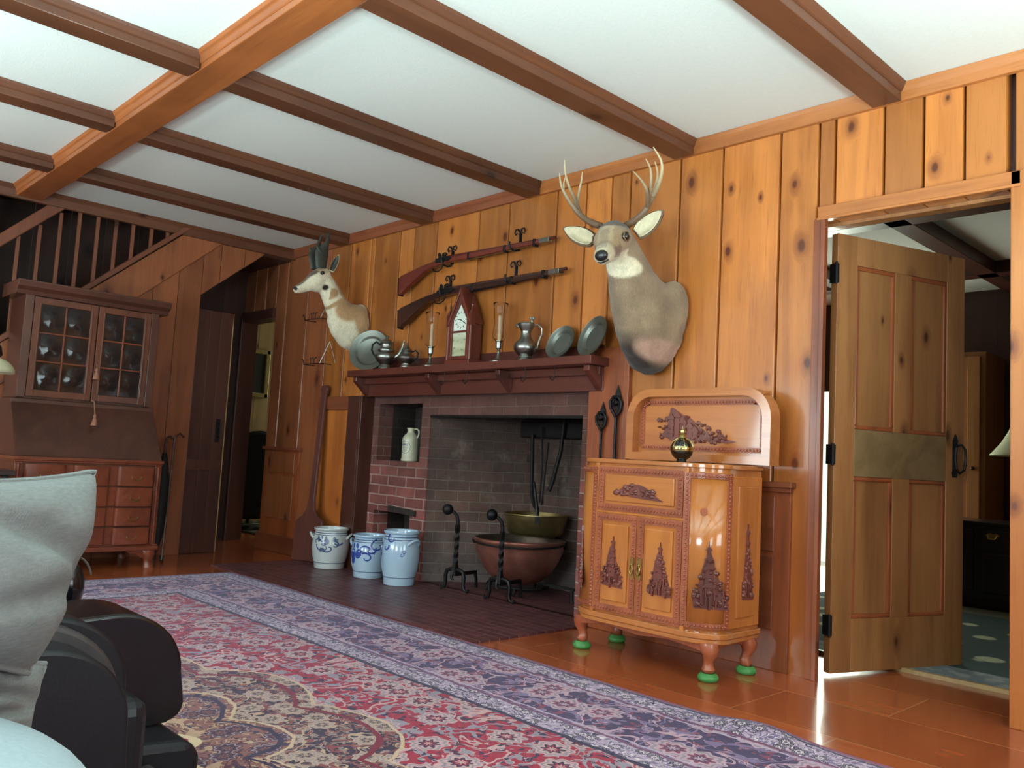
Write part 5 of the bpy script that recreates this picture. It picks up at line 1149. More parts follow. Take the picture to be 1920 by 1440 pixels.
# two doors
mid=(FX0_+FX1_)/2
for i,(a,b) in enumerate(((FX0_-.01,mid-.0015),(mid+.0015,FX1_+.012))):
    m=MB(); m.bx(a,b,yF-.010,yF,ZB+.04,DZ0-.008); dd=part(m,'door',M['teak_z'],cb,smooth=0,bevel=.002)
    m=MB(); frame(m,a+.003,b-.003,ZB+.043,DZ0-.011,yF-.010,.030); part(m,'carved_border',M['carved'],dd,smooth=40)
    m=MB(); m.bx(a+.045,b-.045,yF-.019,yF-.010,ZB+.09,DZ0-.055); part(m,'raised_panel',M['teak_z'],dd,smooth=0,bevel=.006)
    m=MB(); pagoda(m,(a+b)/2+(-.01 if i==0 else .012),ZB+.155,.21,yF-.019,10+i)
    part(m,'relief',M['carvedark'],dd,'dark carved relief of pagodas and trees',smooth=40)
    hx=mid+(-.020 if i==0 else .020)
    m=MB(); m.prism([(hx-.011,.355),(hx+.011,.355),(hx+.013,.375),(hx+.008,.40),(hx+.013,.425),(hx+.011,.445),(hx-.011,.445),(hx-.013,.425),(hx-.008,.40),(hx-.013,.375)],yF-.020,yF-.014,'y')
    m.tube([(hx+.008*math.sin(t_),yF-.022,.392+.018*math.cos(t_)) for t_ in [k_*PI/8 for k_ in range(17)]],.0022,6); m.ell((hx,yF-.022,.415),(.005,.005,.005)); part(m,'brass_pull',M['brass'],dd,'brass butterfly pull',smooth=40)
# rounded corner panels and side panels
def curved(m,sx,z0,z1,a0,a1,off,n=8):
    cx_=(CX1-rc_) if sx>0 else (CX0+rc_); cy_=CY0+ry_; vs=[]
    for k in range(n+1):
        a=a0+(a1-a0)*k/n; ca,sa=math.sin(a)*sx,-math.cos(a)
        for z in (z0,z1): vs.append((cx_+(rc_+off)*ca,cy_+(ry_+off)*sa,z))
    m.add(vs,[(2*k,2*k+1,2*k+3,2*k+2) for k in range(n)])
for sx in (-1,1):
    nm='corner_panel'
    m=MB(); curved(m,sx,ZB+.045,ZT-.035,.10,1.47,.008); cpn=part(m,nm,M['teak_z'],cb,smooth=60,solid=.006)
    m=MB(); cx_=(CX1-rc_) if sx>0 else (CX0+rc_); cy_=CY0+ry_
    def cp_(a,z,off=.011): return V(cx_+sx*(rc_+off)*math.sin(a),cy_-(ry_+off)*math.cos(a),z)
    for a in (.16,1.40): beadstrip(m,cp_(a,ZB+.05),cp_(a,ZT-.04),.026,V(sx*math.sin(a),-math.cos(a),0))
    for z in (ZB+.06,ZT-.05):
        for k in range(6): a=.22+k*.19; beadstrip(m,cp_(a,z),cp_(a+.19,z),.022,V(sx*math.sin(a+.1),-math.cos(a+.1),0))
    part(m,'carved_border',M['carved'],cpn,smooth=40)
    m=MB(); pagoda(m,0,0,.26,0,20+sx); rot=Matrix.Translation(cp_(.82,ZB+.13,.009))@Matrix.Rotation(sx*.82,4,'Z'); m.xf(rot); part(m,'relief',M['carvedark'],cpn,'tall dark carved relief of a pagoda garden',smooth=40)
    if sx>0:
        m=MB(); m.lathe([(.001,.004),(.015,.004),(.017,0)],c=cp_(.62,.665,.008),seg=18,axis=(math.sin(.62),-math.cos(.62),0)); part(m,'round_inlay',M['carved'],cpn,'small round dark inlay',smooth=40)
    xs_=CX1 if sx>0 else CX0
    m=MB(); m.box((xs_+sx*.004,(CY0+ry_+CY1)/2,(ZB+ZT)/2),(.010,CY1-CY0-ry_-.01,ZT-ZB-.09)); spn=part(m,'side_panel',M['teak_z'],cb,smooth=0,bevel=.004)
    m=MB(); m.box((xs_+sx*.010,(CY0+ry_+CY1)/2,(ZB+ZT)/2),(.010,.15,ZT-ZB-.17)); part(m,'raised_panel',M['teak_z'],spn,smooth=0,bevel=.005)
    m=MB(); pagoda(m,0,0,.30,0,30+sx); m.xf(Matrix.Translation(V(xs_+sx*.015,(CY0+ry_+CY1)/2,ZB+.16))@Matrix.Rotation(sx*R(90),4,'Z')@Matrix.Scale(.5,4,V(1,0,0))); part(m,'relief',M['carvedark'],spn,'dark carved relief of a pagoda',smooth=40)
# pale corner stiles
m=MB()
for x in (FX0_-.018,FX1_+.020): m.bx(x-.009,x+.009,yF-.014,yF+.01,ZB+.03,ZT-.02)
m.bx(FX0_-.01,FX1_+.012,yF-.013,yF,DZ0-.008,DZ0+.002); part(m,'front_rails',M['teak_z'],cb,'pale narrow stiles and rail of the front',smooth=0,bevel=.002)
# cabriole legs with apron and ball feet on the glass cups
for (lx,ly,sx,sy) in ((CX0+.05,CY0+.05,-1,-1),(CX1-.05,CY0+.05,1,-1),(CX0+.05,CY1-.05,-1,1),(CX1-.03,CY1-.05,1,1)):
    m=MB(); secs=[((lx,ly,ZB-.005),.044),((lx+sx*.012,ly+sy*.006,ZB-.03),.040),((lx+sx*.018,ly+sy*.008,ZB-.055),.028),((lx+sx*.010,ly+sy*.004,ZB-.078),.020),((lx+sx*.006,ly,ZB-.095),.021),((lx+sx*.010,ly+sy*.004,ZB-.110),.027),((lx+sx*.010,ly+sy*.004,ZB-.122),.020)]
    m.loft([ringE(c,(0,0,1),(0,1,0),r_,r_,14) for c,r_ in secs]); part(m,'leg',M['carved'],cb,smooth=60)
m=MB()
ax0,ax1=CX0+.02,CX1-.02
ap_=[(ax0,ZB-.01),(ax1,ZB-.01),(ax1,ZB-.045),(ax1-.10,ZB-.03),(ax1-.2,ZB-.022),((ax0+ax1)/2,ZB-.035),(ax0+.2,ZB-.022),(ax0+.10,ZB-.03),(ax0,ZB-.045)]
m.prism(ap_,CY0+.012,CY0+.03,'y'); part(m,'apron',M['carved'],cb,'shaped carved apron',smooth=0,bevel=.003)
m=MB(); m.prism([(CY0+.05,ZB-.01),(CY1-.02,ZB-.01),(CY1-.02,ZB-.05),(CY1-.12,ZB-.025),(CY0+.12,ZB-.025),(CY0+.05,ZB-.045)],CX1-.03,CX1-.014,'x'); part(m,'side_apron',M['carved'],cb,smooth=0,bevel=.003)
# raised lid: shallow tray with rounded top corners standing behind the top
LX0,LX1,LZ0,LZ1=-2.565,-1.80,ZT+.006,1.202
def rr2(x0,x1,z0,z1,r,n=8):
    p=[(x0,z0),(x1,z0)]
    for k in range(n+1): a=PI/2*k/n; p.append((x1-r+r*math.cos(a),z1-r+r*math.sin(a)))
    for k in range(n+1): a=PI/2+PI/2*k/n; p.append((x0+r+r*math.cos(a),z1-r+r*math.sin(a)))
    return p
yl0,yl1=-.150,-.070
m=MB(); o_=rr2(LX0,LX1,LZ0,LZ1,.13); i_=rr2(LX0+.04,LX1-.04,LZ0+.035,LZ1-.036,.10); n_=len(o_)
for k in range(n_):
    j=(k+1)%n_; m.prism([o_[k],o_[j],i_[j],i_[k]],yl0,yl1,'y')
lid=part(m,'lid',M['teak'],cb,'raised lid with rounded top corners',smooth=30)
m=MB(); m.prism(rr2(LX0+.03,LX1-.03,LZ0+.03,LZ1-.03,.11),yl1-.03,yl1-.001,'y'); part(m,'lid_panel',M['teak'],lid,'glossy recessed panel of the lid',smooth=0)
yp=yl1-.030; m=MB(); w=.024; ii=.062
beadstrip(m,(LX0+ii,yp,LZ0+.062),(LX1-ii,yp,LZ0+.062),w,(0,-1,0)); beadstrip(m,(LX0+ii+.03,yp,LZ1-.062),(LX1-ii-.03,yp,LZ1-.062),w,(0,-1,0))
for x in (LX0+ii,LX1-ii): beadstrip(m,(x,yp,LZ0+.075),(x,yp,LZ1-.10),w,(0,-1,0))
for sx,xc in ((-1,LX0+ii+.04),(1,LX1-ii-.04)):
    for k in range(3): a,b=k*R(30),(k+1)*R(30); beadstrip(m,(xc+sx*.04*math.cos(a),yp,LZ1-.102+.04*math.sin(a)),(xc+sx*.04*math.cos(b),yp,LZ1-.102+.04*math.sin(b)),w*.9,(0,-1,0))
part(m,'carved_border',M['carved'],lid,'carved bead border of the lid',smooth=40)
m=MB(); x_,z_=-2.33,LZ0+.10; rd=random.Random(3)
m.prism([(x_-.06,z_+.02),(x_,z_-.005),(x_+.12,z_),(x_+.30,z_-.01),(x_+.34,z_-.002),(x_+.22,z_+.02),(x_+.15,z_+.06),(x_+.10,z_+.10),(x_+.06,z_+.115),(x_,z_+.15),(x_-.01,z_+.15),(x_-.03,z_+.06)],yp-.005,yp,'y')
for q,(dx,hh) in enumerate(((-.005,.10),(.03,.11),(.065,.08),(.10,.06),(.13,.04))):
    m.bx(x_+dx-.012,x_+dx+.014,yp-.010,yp,z_+.01,z_+hh); m.prism([(x_+dx-.022,z_+hh-.004),(x_+dx+.024,z_+hh-.004),(x_+dx+.006,z_+hh+.020),(x_+dx-.006,z_+hh+.020)],yp-.014,yp,'y')
for i in range(90):
    a=rd.uniform(-.08,.30); top_=max(.01,.14-.42*abs(a-.02)) if a<.3 else .02; b=rd.uniform(-.01,top_); m.ell((x_+a,yp-.004,z_+b),(rd.uniform(.004,.014),.008,rd.uniform(.004,.011)),seg=6,rings=4)
for i in range(16): a=rd.uniform(-.08,.30); m.tube([(x_+a,yp-.004,z_+.005),(x_+a+rd.uniform(-.012,.02),yp-.006,z_+rd.uniform(.02,.06))],[.003,.0008],5)
part(m,'relief',M['carvedark'],lid,'dark carved relief of a palace, trees and cliffs',smooth=40)
# ---------------- glass coaster cups under the feet -----------------
for (lx,ly,lab) in ((CX0+.04,CY0+.046,'green glass caster cup under the front left foot of the bar cabinet'),(CX1-.04,CY0+.046,'green glass caster cup under the front right foot of the bar cabinet'),(CX0+.04,CY1-.046,'green glass caster cup under the back left foot of the bar cabinet'),(CX1-.02,CY1-.046,'green glass caster cup under the back right foot of the bar cabinet')):
    m=MB(); m.lathe([(.001,0),(.034,0),(.040,.005),(.043,.013),(.041,.021),(.035,.028),(.030,.033),(.026,.0315),(.001,.0315)],c=(lx,ly,0),seg=28); o=B(m,'caster_cup',M['greenglass']); tag(o,lab,'caster cup','green glass caster cups')
# ---------------- round liqueur bottle -----------------
bt=thing('liqueur_bottle','round black and gold liqueur bottle standing on the bar cabinet','bottle',(aty(1278,862,-.30).x,-.30,ZT))
r=.050
m=MB(); m.lathe([(.001,0),(.022,0),(.024,.006),(.020,.012)]+[(r*math.cos(a),.058+r*math.sin(a)) for a in [R(-68)+i*R(136)/18 for i in range(19)]]+[(.013,.110),(.001,.110)],seg=36); part(m,'body',M['black'],bt,'glossy black globe body',local=True)
m=MB(); m.lathe([(r*1.01,.050),(r*1.03,.053),(r*1.03,.066),(r*1.01,.069)],seg=40,cap=False); part(m,'gold_band',M['gold'],bt,'gold embossed band',local=True)
m=MB(); m.lathe([(.016,.104),(.020,.107),(.016,.112),(.013,.118),(.015,.122),(.012,.126)],seg=24); m.lathe([(.012,.126),(.013,.130),(.013,.140),(.010,.144),(.004,.146),(.002,.150),(.002,.158),(.0005,.160)],seg=24); part(m,'crown_cap',M['gold'],bt,'gold collar and stopper',local=True)
m=MB()
for k in range(6):
    a=k*PI/3+.3; m.tube([((r*1.01)*math.cos(t_)*math.cos(a),(r*1.01)*math.cos(t_)*math.sin(a),.058+(r*1.01)*math.sin(t_)) for t_ in [R(10)+i*R(62)/8 for i in range(9)]],.0024,6)
part(m,'gold_ribs',M['gold'],bt,'gold ribs over the shoulder',local=True)
# ---------------- tall secretary desk -----------------
YL,YR=-2.03,-1.155; XB,XF=-6.17,-5.63
dk_=thing('secretary_desk','tall mahogany secretary desk with glazed bookcase top and block-front drawers','desk',((XB+XF)/2,(YL+YR)/2,0))
def sb(y0,y1,x0,x1,z0,z1): 
    m=MB(); m.bx(x0,x1,y0,y1,z0,z1); return m
part(sb(YL+.01,YR-.01,XB,XF-.012,.14,.70),'lower_case',M['mahog_z'],dk_,smooth=0,bevel=.003)
# corner pilasters
for y in (YL+.005,YR-.045):
    m=MB(); m.bx(XF-.02,XF,y,y+.04,.14,.66); m.lathe([(.010,.15),(.010,.65)],c=(XF,y+.02,0),seg=12); part(m,'pilaster',M['mahog'],dk_,smooth=40,bevel=.002)
m=MB(); m.bx(XB,XF+.012,YL-.005,YR+.005,.672,.692); m.bx(XB,XF+.004,YL,YR,.66,.674); part(m,'waist_moulding',M['mahog'],dk_,smooth=0,bevel=.004)
def blockprof(xb):
    # block front: raised outer blocks, sunk centre, each with rounded shoulders
    y0,y1=YL+.055,YR-.055; w=y1-y0; pts=[]
    def bl(a,b,h,r=.018):
        o=[(a,xb)]
        for k in range(6): t=PI/2*k/5; o.append((a+r-r*math.cos(t),xb+h-r+r*math.sin(t) if k else xb+h-r))
        for k in range(6): t=PI/2*k/5; o.append((b-r+r*math.sin(t),xb+h-r+r*math.cos(t)))
        o.append((b,xb)); return o
    pts=bl(y0,y0+w*.30,.030)+bl(y0+w*.36,y0+w*.64,.022)[0:]+bl(y0+w*.70,y1,.030)
    return pts
zs_=[(.156,.262),(.274,.386),(.398,.516),(.528,.648)]
for i,(z0,z1) in enumerate(zs_):
    m=MB(); pr_=blockprof(XF-.004); m.prism([(x,y) for y,x in pr_]+[(XF-.02,YR-.055),(XF-.02,YL+.055)],z0,z1,'z')
    dw=part(m,'drawer',M['mahog'],dk_,smooth=35)
    w=(YR-YL-.11)
    for yy in ((YL+.055+w*.15),(YR-.055-w*.15)):
        zc=(z0+z1)/2
        m=MB(); m.prism([(yy-.042,zc),(yy-.034,zc+.016),(yy-.012,zc+.013),(yy,zc+.024),(yy+.012,zc+.013),(yy+.034,zc+.016),(yy+.042,zc),(yy+.03,zc-.012),(yy,zc-.018),(yy-.03,zc-.012)],XF+.017,XF+.021,'x')
        m.tube([(XF+.02,yy-.03,zc+.003),(XF+.034,yy-.028,zc-.012),(XF+.038,yy-.012,zc-.022),(XF+.038,yy+.012,zc-.022),(XF+.034,yy+.028,zc-.012),(XF+.02,yy+.03,zc+.003)],.0035,6)
        part(m,'brass_pull',M['brass'],dw,'brass bail pull on bat-wing plate',smooth=30)
m=MB(); m.bx(XF+.006,XF+.012,(YL+YR)/2-.12,(YL+YR)/2+.12,.54,.645); m.lathe([(.12,0),(.115,.004),(.001,.004)],c=(XF+.010,(YL+YR)/2,.60),axis=(1,0,0),seg=30,sc=(.35,.9)); 
m=MB(); m.bx(XB,XF+.022,YL-.012,YR+.012,.112,.142); m.bx(XB,XF+.012,YL-.006,YR+.006,.142,.152); part(m,'base_moulding',M['mahog'],dk_,smooth=0,bevel=.006)
for y,sy in ((YL+.04,-1),(YR-.04,1)):
    for x,sx in ((XF-.03,1),(XB+.05,-1)):
        m=MB(); m.loft([ringE((x+sx*o,y+sy*o,z),(0,0,1),(0,1,0),r_,r_,12) for z,r_,o in ((.115,.045,.0),(.09,.046,.004),(.06,.034,.006),(.035,.024,.004),(.018,.030,.008),(.0,.034,.010))])
        m.prism([(y-sy*.03,.115),(y-sy*.15,.115),(y-sy*.12,.09),(y-sy*.09,.095),(y-sy*.055,.07),(y-sy*.03,.06)],x-.012+sx*.012,x+.012+sx*.012,'x'); part(m,'ogee_foot',M['mahog'],dk_,smooth=40)
# slant fall front
m=MB(); m.prism([(XB,.692),(XF+.0,.692),(XF-.01,.70),(-5.865,1.02),(-5.865,1.045),(XB,1.045)],YL+.005,YR-.005,'y')
part(m,'fall_front',M['mahog_d'],dk_,'plain slanting writing lid',smooth=0,bevel=.004)
# bookcase
UX=-5.85
part(sb(YL+.03,YR-.03,XB,UX-.03,1.045,1.70),'bookcase_case',M['mahog_d'],dk_,smooth=0,bevel=.003)
for a_,b_ in ((YL+.025,YL+.075),(YR-.075,YR-.025)):
    m=MB(); m.bx(XB,UX,a_,b_,1.05,1.70); part(m,'side_stile',M['mahog_d'],dk_,smooth=0,bevel=.003)
m=MB(); m.prism([(XB,1.69),(UX+.005,1.69),(UX+.015,1.715),(UX+.045,1.735),(UX+.055,1.765),(UX+.055,1.775),(XB,1.775)],YL-.035,YR+.035,'y'); part(m,'cornice',M['mahog_d'],dk_,smooth=0,bevel=.003)
ymid=(YL+YR)/2+.02
for a,b in ((YL+.078,ymid-.003),(ymid+.003,YR-.078)):
    m=MB(); z0,z1=1.06,1.685; w=.042
    m.bx(UX-.03,UX,a,a+w,z0,z1);m.bx(UX-.03,UX,b-w,b,z0,z1);m.bx(UX-.03,UX,a+w,b-w,z0,z0+w);m.bx(UX-.03,UX,a+w,b-w,z1-w,z1)
    for x_,r_ in ((UX,.006),): m.bx(UX-.002,UX+.006,a+w-.012,a+w-.004,z0+w,z1-w); m.bx(UX-.002,UX+.006,b-w+.004,b-w+.012,z0+w,z1-w)
    dd=part(m,'glazed_door',M['mahog_z'],dk_,smooth=0,bevel=.002)
    yc=(a+b)/2; hz=(z1-z0-2*w)/3
    m=MB(); m.bx(UX-.018,UX-.004,yc-.005,yc+.005,z0+w,z1-w)
    for k in (1,2): m.bx(UX-.018,UX-.004,a+w,b-w,z0+w+hz*k-.005,z0+w+hz*k+.005)
    part(m,'glazing_bars',M['mahog'],dd,smooth=0,bevel=.002)
    for k in range(3):
        for (p,q) in ((a+w,yc-.005),(yc+.005,b-w)):
            zz0=z0+w+hz*k+.005; zz1=z0+w+hz*(k+1)-.005; cy=(p+q)/2; cz=(zz0+zz1)/2
            m=MB()
            def pf(u,v,p=p,q=q,zz0=zz0,zz1=zz1,cy=cy,cz=cz):
                y=p+(q-p)*u; z=zz0+(zz1-zz0)*v; r=math.hypot((y-cy)/.062,(z-cz)/.072); return (UX-.013+.0065*math.exp(-r*r*2.0),y,z)
            m.grid(pf,18,18); part(m,'bullseye_pane',M['pane'],dd,'old bullseye glass pane',smooth=180)
def tassel(y,z,L,lab,ox=0):
    t=thing('key_tassel',lab,'tassel',(UX+.03+ox,y,z),group='silk key tassels on the desk')
    m=MB(); m.tube([(UX+.008,y,z+L),(UX+.024+ox*.5,y,z+L-.004),(UX+.03+ox,y,z+L-.03-ox),(UX+.03+ox,y,z+.07)],.0028,6); part(m,'cord',M['tassel'],t)
    m=MB(); m.lathe([(.001,.075),(.008,.070),(.011,.060),(.008,.050),(.011,.045),(.022,.0),(.001,.0)],c=(UX+.03+ox,y,z),seg=14); part(m,'tuft',M['tassel'],t)
    t['label']=lab
tassel(ymid+.012,1.20,.10,'brown silk key tassel hanging between the glazed doors of the tall desk')
tassel(ymid+.004,.90,.16,'brown silk key tassel hanging over the slanting lid of the tall desk',.075)
# ---------------- dark tool leaning beside the desk -----------------
sn=thing('walking_canes','dark bundle of leaning canes and a black umbrella between desk and stair wall','cane',(-5.98,-1.0,0))
sn.name='umbrella'; WL['umbrella']=WL.get('walking_canes',V(-5.98,-1.0,0)); sn['label']='closed black umbrella leaning on the wall boards beside the tall desk'; sn['category']='umbrella'
m=MB(); 

def up_(z): q=atx(318,1052,-5.9); t_=z/.9; return (-5.90-.20*t_,-1.045+.085*t_,z)
m.loft([ringE(up_(z),(0,0,1),(0,1,0),r_,r_,12) for z,r_ in ((.06,.012),(.16,.036),(.35,.050),(.52,.050),(.64,.036),(.74,.014))]); part(m,'canopy',M['blackcloth'],sn,'furled black canopy',smooth=60)
m=MB(); m.tube([(-5.90,-1.045,.003),up_(.07)],.007,8); part(m,'ferrule',M['irondark'],sn,smooth=60)
m=MB(); m.tube([up_(.72),up_(.80),(-6.09,-.955,.85),(-6.07,-.94,.86),(-6.055,-.93,.84)],.010,8); part(m,'crook_handle',M['darkwood'],sn,smooth=60)
bt_=thing('walking_cane','thin dark walking cane leaning just right of the umbrella','cane',(-5.90,-.98,0))
m=MB(); m.tube([(-5.92,-.99,.006),(-6.10,-.90,.78),(-6.12,-.885,.86),(-6.10,-.86,.885),(-6.08,-.84,.86)],.009,8); part(m,'stick',M['darkboard'],bt_)
m=MB(); m.tube([(-5.915,-.992,.0),(-5.925,-.987,.03)],.012,8); part(m,'rubber_tip',M['leatherg'],bt_)
# ---------------- reading lamp at the far left edge -----------------
lp=thing('table_lamp','dark table lamp with pale glass shade at the left edge beside the desk','lamp',(-5.55,-2.225,0.62))
c=V(-5.55,-2.225,0)
zs0=atx(4,690,-5.55).z
m=MB(); m.lathe([(.13,zs0-.03),(.128,zs0-.012),(.115,zs0+.012),(.09,zs0+.035),(.05,zs0+.055),(.035,zs0+.06)],c=c,seg=36,cap=False); part(m,'glass_shade',M['cream'],lp,'pale green-white glass shade',solid=.004)
m=MB(); m.lathe([(.045,zs0+.055),(.060,zs0+.075),(.05,zs0+.12),(.02,zs0+.16),(.008,zs0+.20),(.001,zs0+.21)],c=c,seg=28); part(m,'cap',M['darkchest'],lp,'dark metal cap')
m=MB(); m.lathe([(.001,.62),(.09,.62),(.09,.635),(.03,.66),(.014,.70),(.014,.85),(.028,.90),(.014,.95),(.012,zs0+.05)],c=c,seg=28); part(m,'base',M['darkchest'],lp,'dark turned base')
tb=thing('side_table','dark side table under the lamp left of the tall desk','table',(-5.55,-2.32,0))
m=MB(); m.bx(-5.83,-5.27,-2.6,-2.10,.59,.62); part(m,'top',M['darkchest'],tb,smooth=0,bevel=.004)
for x in (-5.80,-5.30):
    for y in (-2.57,-2.15):
        m=MB(); m.box((x,y,.295),(.04,.04,.59)); part(m,'leg',M['darkchest'],tb,smooth=0,bevel=.003)
# ---------------- lit room beyond: painting, armchair, rug -----------------
X9=-8.60
pa=thing('framed_portrait','small dark framed portrait on pale boards seen through the left doorway','painting',(X9,.95,1.33))
a=atx(440,655,X9); b=atx(505,748,X9); y0,y1=.66,1.105; z0,z1=1.345,1.875
m=MB(); w=.05
for q in ((y0,y1,z0,z0+w),(y0,y1,z1-w,z1),(y0,y0+w,z0,z1),(y1-w,y1,z0,z1)): m.bx(X9-.018,X9+.03,*q)
part(m,'frame',M['giltframe'],pa,'dull gilt frame',smooth=0,bevel=.008)
m=MB(); m.bx(X9-.015,X9+.008,y0+w,y1-w,z0+w,z1-w); part(m,'canvas',M['portrait'],pa,'nearly black canvas',smooth=0)
m=MB(); m.ell((X9+.010,y0+.20,z1-.16),(.003,.032,.045)); m.prism([(y0+.17,z1-.42),(y0+.25,z1-.42),(y0+.23,z1-.23),(y0+.185,z1-.23)],X9+.008,X9+.011,'x'); part(m,'painted_figure',M['skin'],pa,'faint pale painted sitter')
ch=thing('armchair','black upholstered armchair with rounded back seen through the left doorway','armchair',(-8.0,.85,0))
CHZ=.013
XC=-7.62; yc_=atx(484,900,XC).y; zt_=atx(482,808,XC).z-CHZ; hw=.30
ar=[(yc_-hw,.10),(yc_+hw,.10),(yc_+hw,zt_-.26)]+[(yc_+hw*math.cos(t_),zt_-.26+.26*math.sin(t_)) for t_ in [i*PI/12 for i in range(1,12)]]+[(yc_-hw,zt_-.26)]
m=MB(); m.prism(ar,XC-.16,XC,'x'); part(m,'backrest',M['blackcloth'],ch,smooth=0,bevel=.03,seg=3)
m=MB(); m.tube([(XC-.02,yc_-hw-.004,zt_-.26)]+[(XC-.02,yc_-(hw+.004)*math.cos(t_),zt_-.26+.264*math.sin(t_)) for t_ in [i*PI/12 for i in range(1,12)]]+[(XC-.02,yc_+hw+.004,zt_-.26)],.006,6); part(m,'piping',M['pewterd'],ch,'pale piping along the top')
m=MB(); m.bx(XC-.70,XC-.17,yc_-hw+.04,yc_+hw-.04,.14,.42); part(m,'seat',M['blackcloth'],ch,smooth=0,bevel=.04,seg=3)
for y in (yc_-hw-.02,yc_+hw-.07):
    m=MB(); m.bx(XC-.68,XC-.17,y,y+.09,.12,.58); part(m,'arm',M['blackcloth'],ch,smooth=0,bevel=.035,seg=3)
for x in (XC-.62,XC-.08):
    for y in (yc_-hw+.06,yc_+hw-.06): m=MB(); m.lathe([(.018,0),(.026,.11)],c=(x,y,0),seg=12); part(m,'leg',M['darkwood'],ch)
ch.location.z=CHZ
t=NT('green_carpet',.95,0,.1); n=t.vor(t.tc(),7,'F1','Distance'); t.col(t.mix(t.st(n,.2,.3),srgb(150,150,120),srgb(66,70,62))); M['gcarpet']=t.m
m=MB(); m.bx(-8.5,-6.9,.42,2.6,0,.012); o=B(m,'carpet',M['gcarpet'],smooth=0); tag(o,'grey-green patterned carpet under the black armchair','carpet')
# ---------------- panelled door swung into the next room (door_2) -----------------
dr2=thing('door_2','open four-panel knotty pine door with iron ring latch','door',(-1.612,.125,0)); dr2['kind']='structure'
hinge=V(-1.660,.115,0); free=V(-1.383,.854,0); wv=(free-hinge); DW=wv.length; dang=math.atan2(wv.y,wv.x)
DH=1.898
def dx(m): return m.xf(Matrix.Translation(hinge)@Matrix.Rotation(dang,4,'Z'))
# local: x along width, y thickness (front face -y faces our room), z up
T=.036
def dpart(m,name,mat,parent,label=None,**k): return part(dx(m),name,mat,parent,label,**k)
sw=.115
for nm,(a,b,c,d) in dict(hinge_stile=(0,sw,.012,DH),lock_stile=(DW-sw,DW,.012,DH),top_rail=(sw,DW-sw,DH-.13,DH),lock_rail=(sw,DW-sw,.84,1.045),bottom_rail=(sw,DW-sw,.012,.235),).items():
    m=MB(); m.cur=random.random(); m.bx(a,b,-T/2,T/2,c,d); dpart(m,nm,M['weathered' if nm=='lock_rail' else 'pine_door'],dr2,'greyed lock rail' if nm=='lock_rail' else None,smooth=0,bevel=.002)
for (c,d) in ((.235,.84),(1.045,DH-.13)):
    m=MB(); m.cur=random.random(); m.bx(DW/2-.05,DW/2+.05,-T/2,T/2,c,d); dpart(m,'muntin',M['pine_door'],dr2,smooth=0,bevel=.002)
for (a,b) in ((sw,DW/2-.05),(DW/2+.05,DW-sw)):
    for (c,d) in ((.235,.84),(1.045,DH-.13)):
        m=MB(); m.cur=random.random(); m.bx(a,b,-.006,.006,c,d); pl=dpart(m,'panel',M['pine_door'],dr2,smooth=0)
        m=MB(); w=.018
        for q in ((a,b,c,c+w),(a,b,d-w,d),(a,a+w,c+w,d-w),(b-w,b,c+w,d-w)): m.bx(q[0],q[1],-.016,.0,q[2],q[3])
        dpart(m,'panel_moulding',M['trimred'],pl,smooth=0,bevel=.005)
for z in (.21,.93,1.72):
    m=MB(); m.bx(-.010,.006,-T/2-.004,T/2,z-.042,z+.042); m.lathe([(.006,z-.048),(.006,z+.048)],c=(-.010,-T/2-.004,0),seg=10); dpart(m,'hinge',M['irondark'],dr2,'black iron butt hinge',smooth=30)
hx=DW-.062; m=MB(); m.prism([(hx-.012,.86),(hx+.012,.86),(hx+.018,.885),(hx+.012,.91),(hx+.012,1.0),(hx+.02,1.03),(hx+.004,1.06),(hx-.012,1.03),(hx-.012,.90),(hx-.02,.88)],-T/2-.005,-T/2,'y')
m.tube([(hx,-T/2-.005,1.005),(hx+.012,-T/2-.03,1.01),(hx+.028,-T/2-.035,.99),(hx+.032,-T/2-.035,.94),(hx+.022,-T/2-.035,.895),(hx,-T/2-.03,.88),(hx-.022,-T/2-.03,.90),(hx-.03,-T/2-.03,.95),(hx-.022,-T/2-.028,.995),(hx,-T/2-.02,1.005)],.006,8)
dpart(m,'ring_latch',M['iron'],dr2,'forged iron ring latch',smooth=30)
# ---------------- furniture of the next room -----------------
cx0,cx1,cy0,cy1=-2.6,-1.2,2.84,3.35
bs=thing('dark_sideboard','dark wooden chest with brass pulls in the next room beyond the open door','chest',(-1.9,3.1,0))
m=MB(); m.bx(cx0,cx1,cy0,cy1,.08,.56); part(m,'case',M['darkchest'],bs,smooth=0,bevel=.003)
m=MB(); m.bx(cx0-.02,cx1+.02,cy0-.02,cy1,.56,.585); part(m,'top',M['darkchest'],bs,smooth=0,bevel=.006)
for k in range(2):
    x0=cx0+.04+k*.68; m=MB(); m.bx(x0,x0+.62,cy0-.012,cy0,.40,.53); dw=part(m,'drawer',M['darkchest'],bs,smooth=0,bevel=.004)
    for xx in ((x0+.16,x0+.46) if k==0 else (x0+.06,x0+.46)):
        m=MB(); m.prism([(xx-.045,.50),(xx-.02,.515),(xx,.51),(xx+.02,.515),(xx+.045,.50),(xx+.03,.485),(xx,.475),(xx-.03,.485)],cy0-.018,cy0-.012,'y'); m.tube([(xx-.03,cy0-.02,.50),(xx-.02,cy0-.035,.475),(xx+.02,cy0-.035,.475),(xx+.03,cy0-.02,.50)],.005,6); part(m,'brass_pull',M['brass'],dw)
for x0 in (cx0+.04,cx0+.72):
    m=MB(); m.bx(x0,x0+.62,cy0-.012,cy0,.12,.38); part(m,'cupboard_door',M['darkchest'],bs,smooth=0,bevel=.008)
m=MB(); m.bx(cx0+.02,cx1-.02,cy0+.03,cy1-.02,0,.08); part(m,'plinth',M['darkchest'],bs,smooth=0)
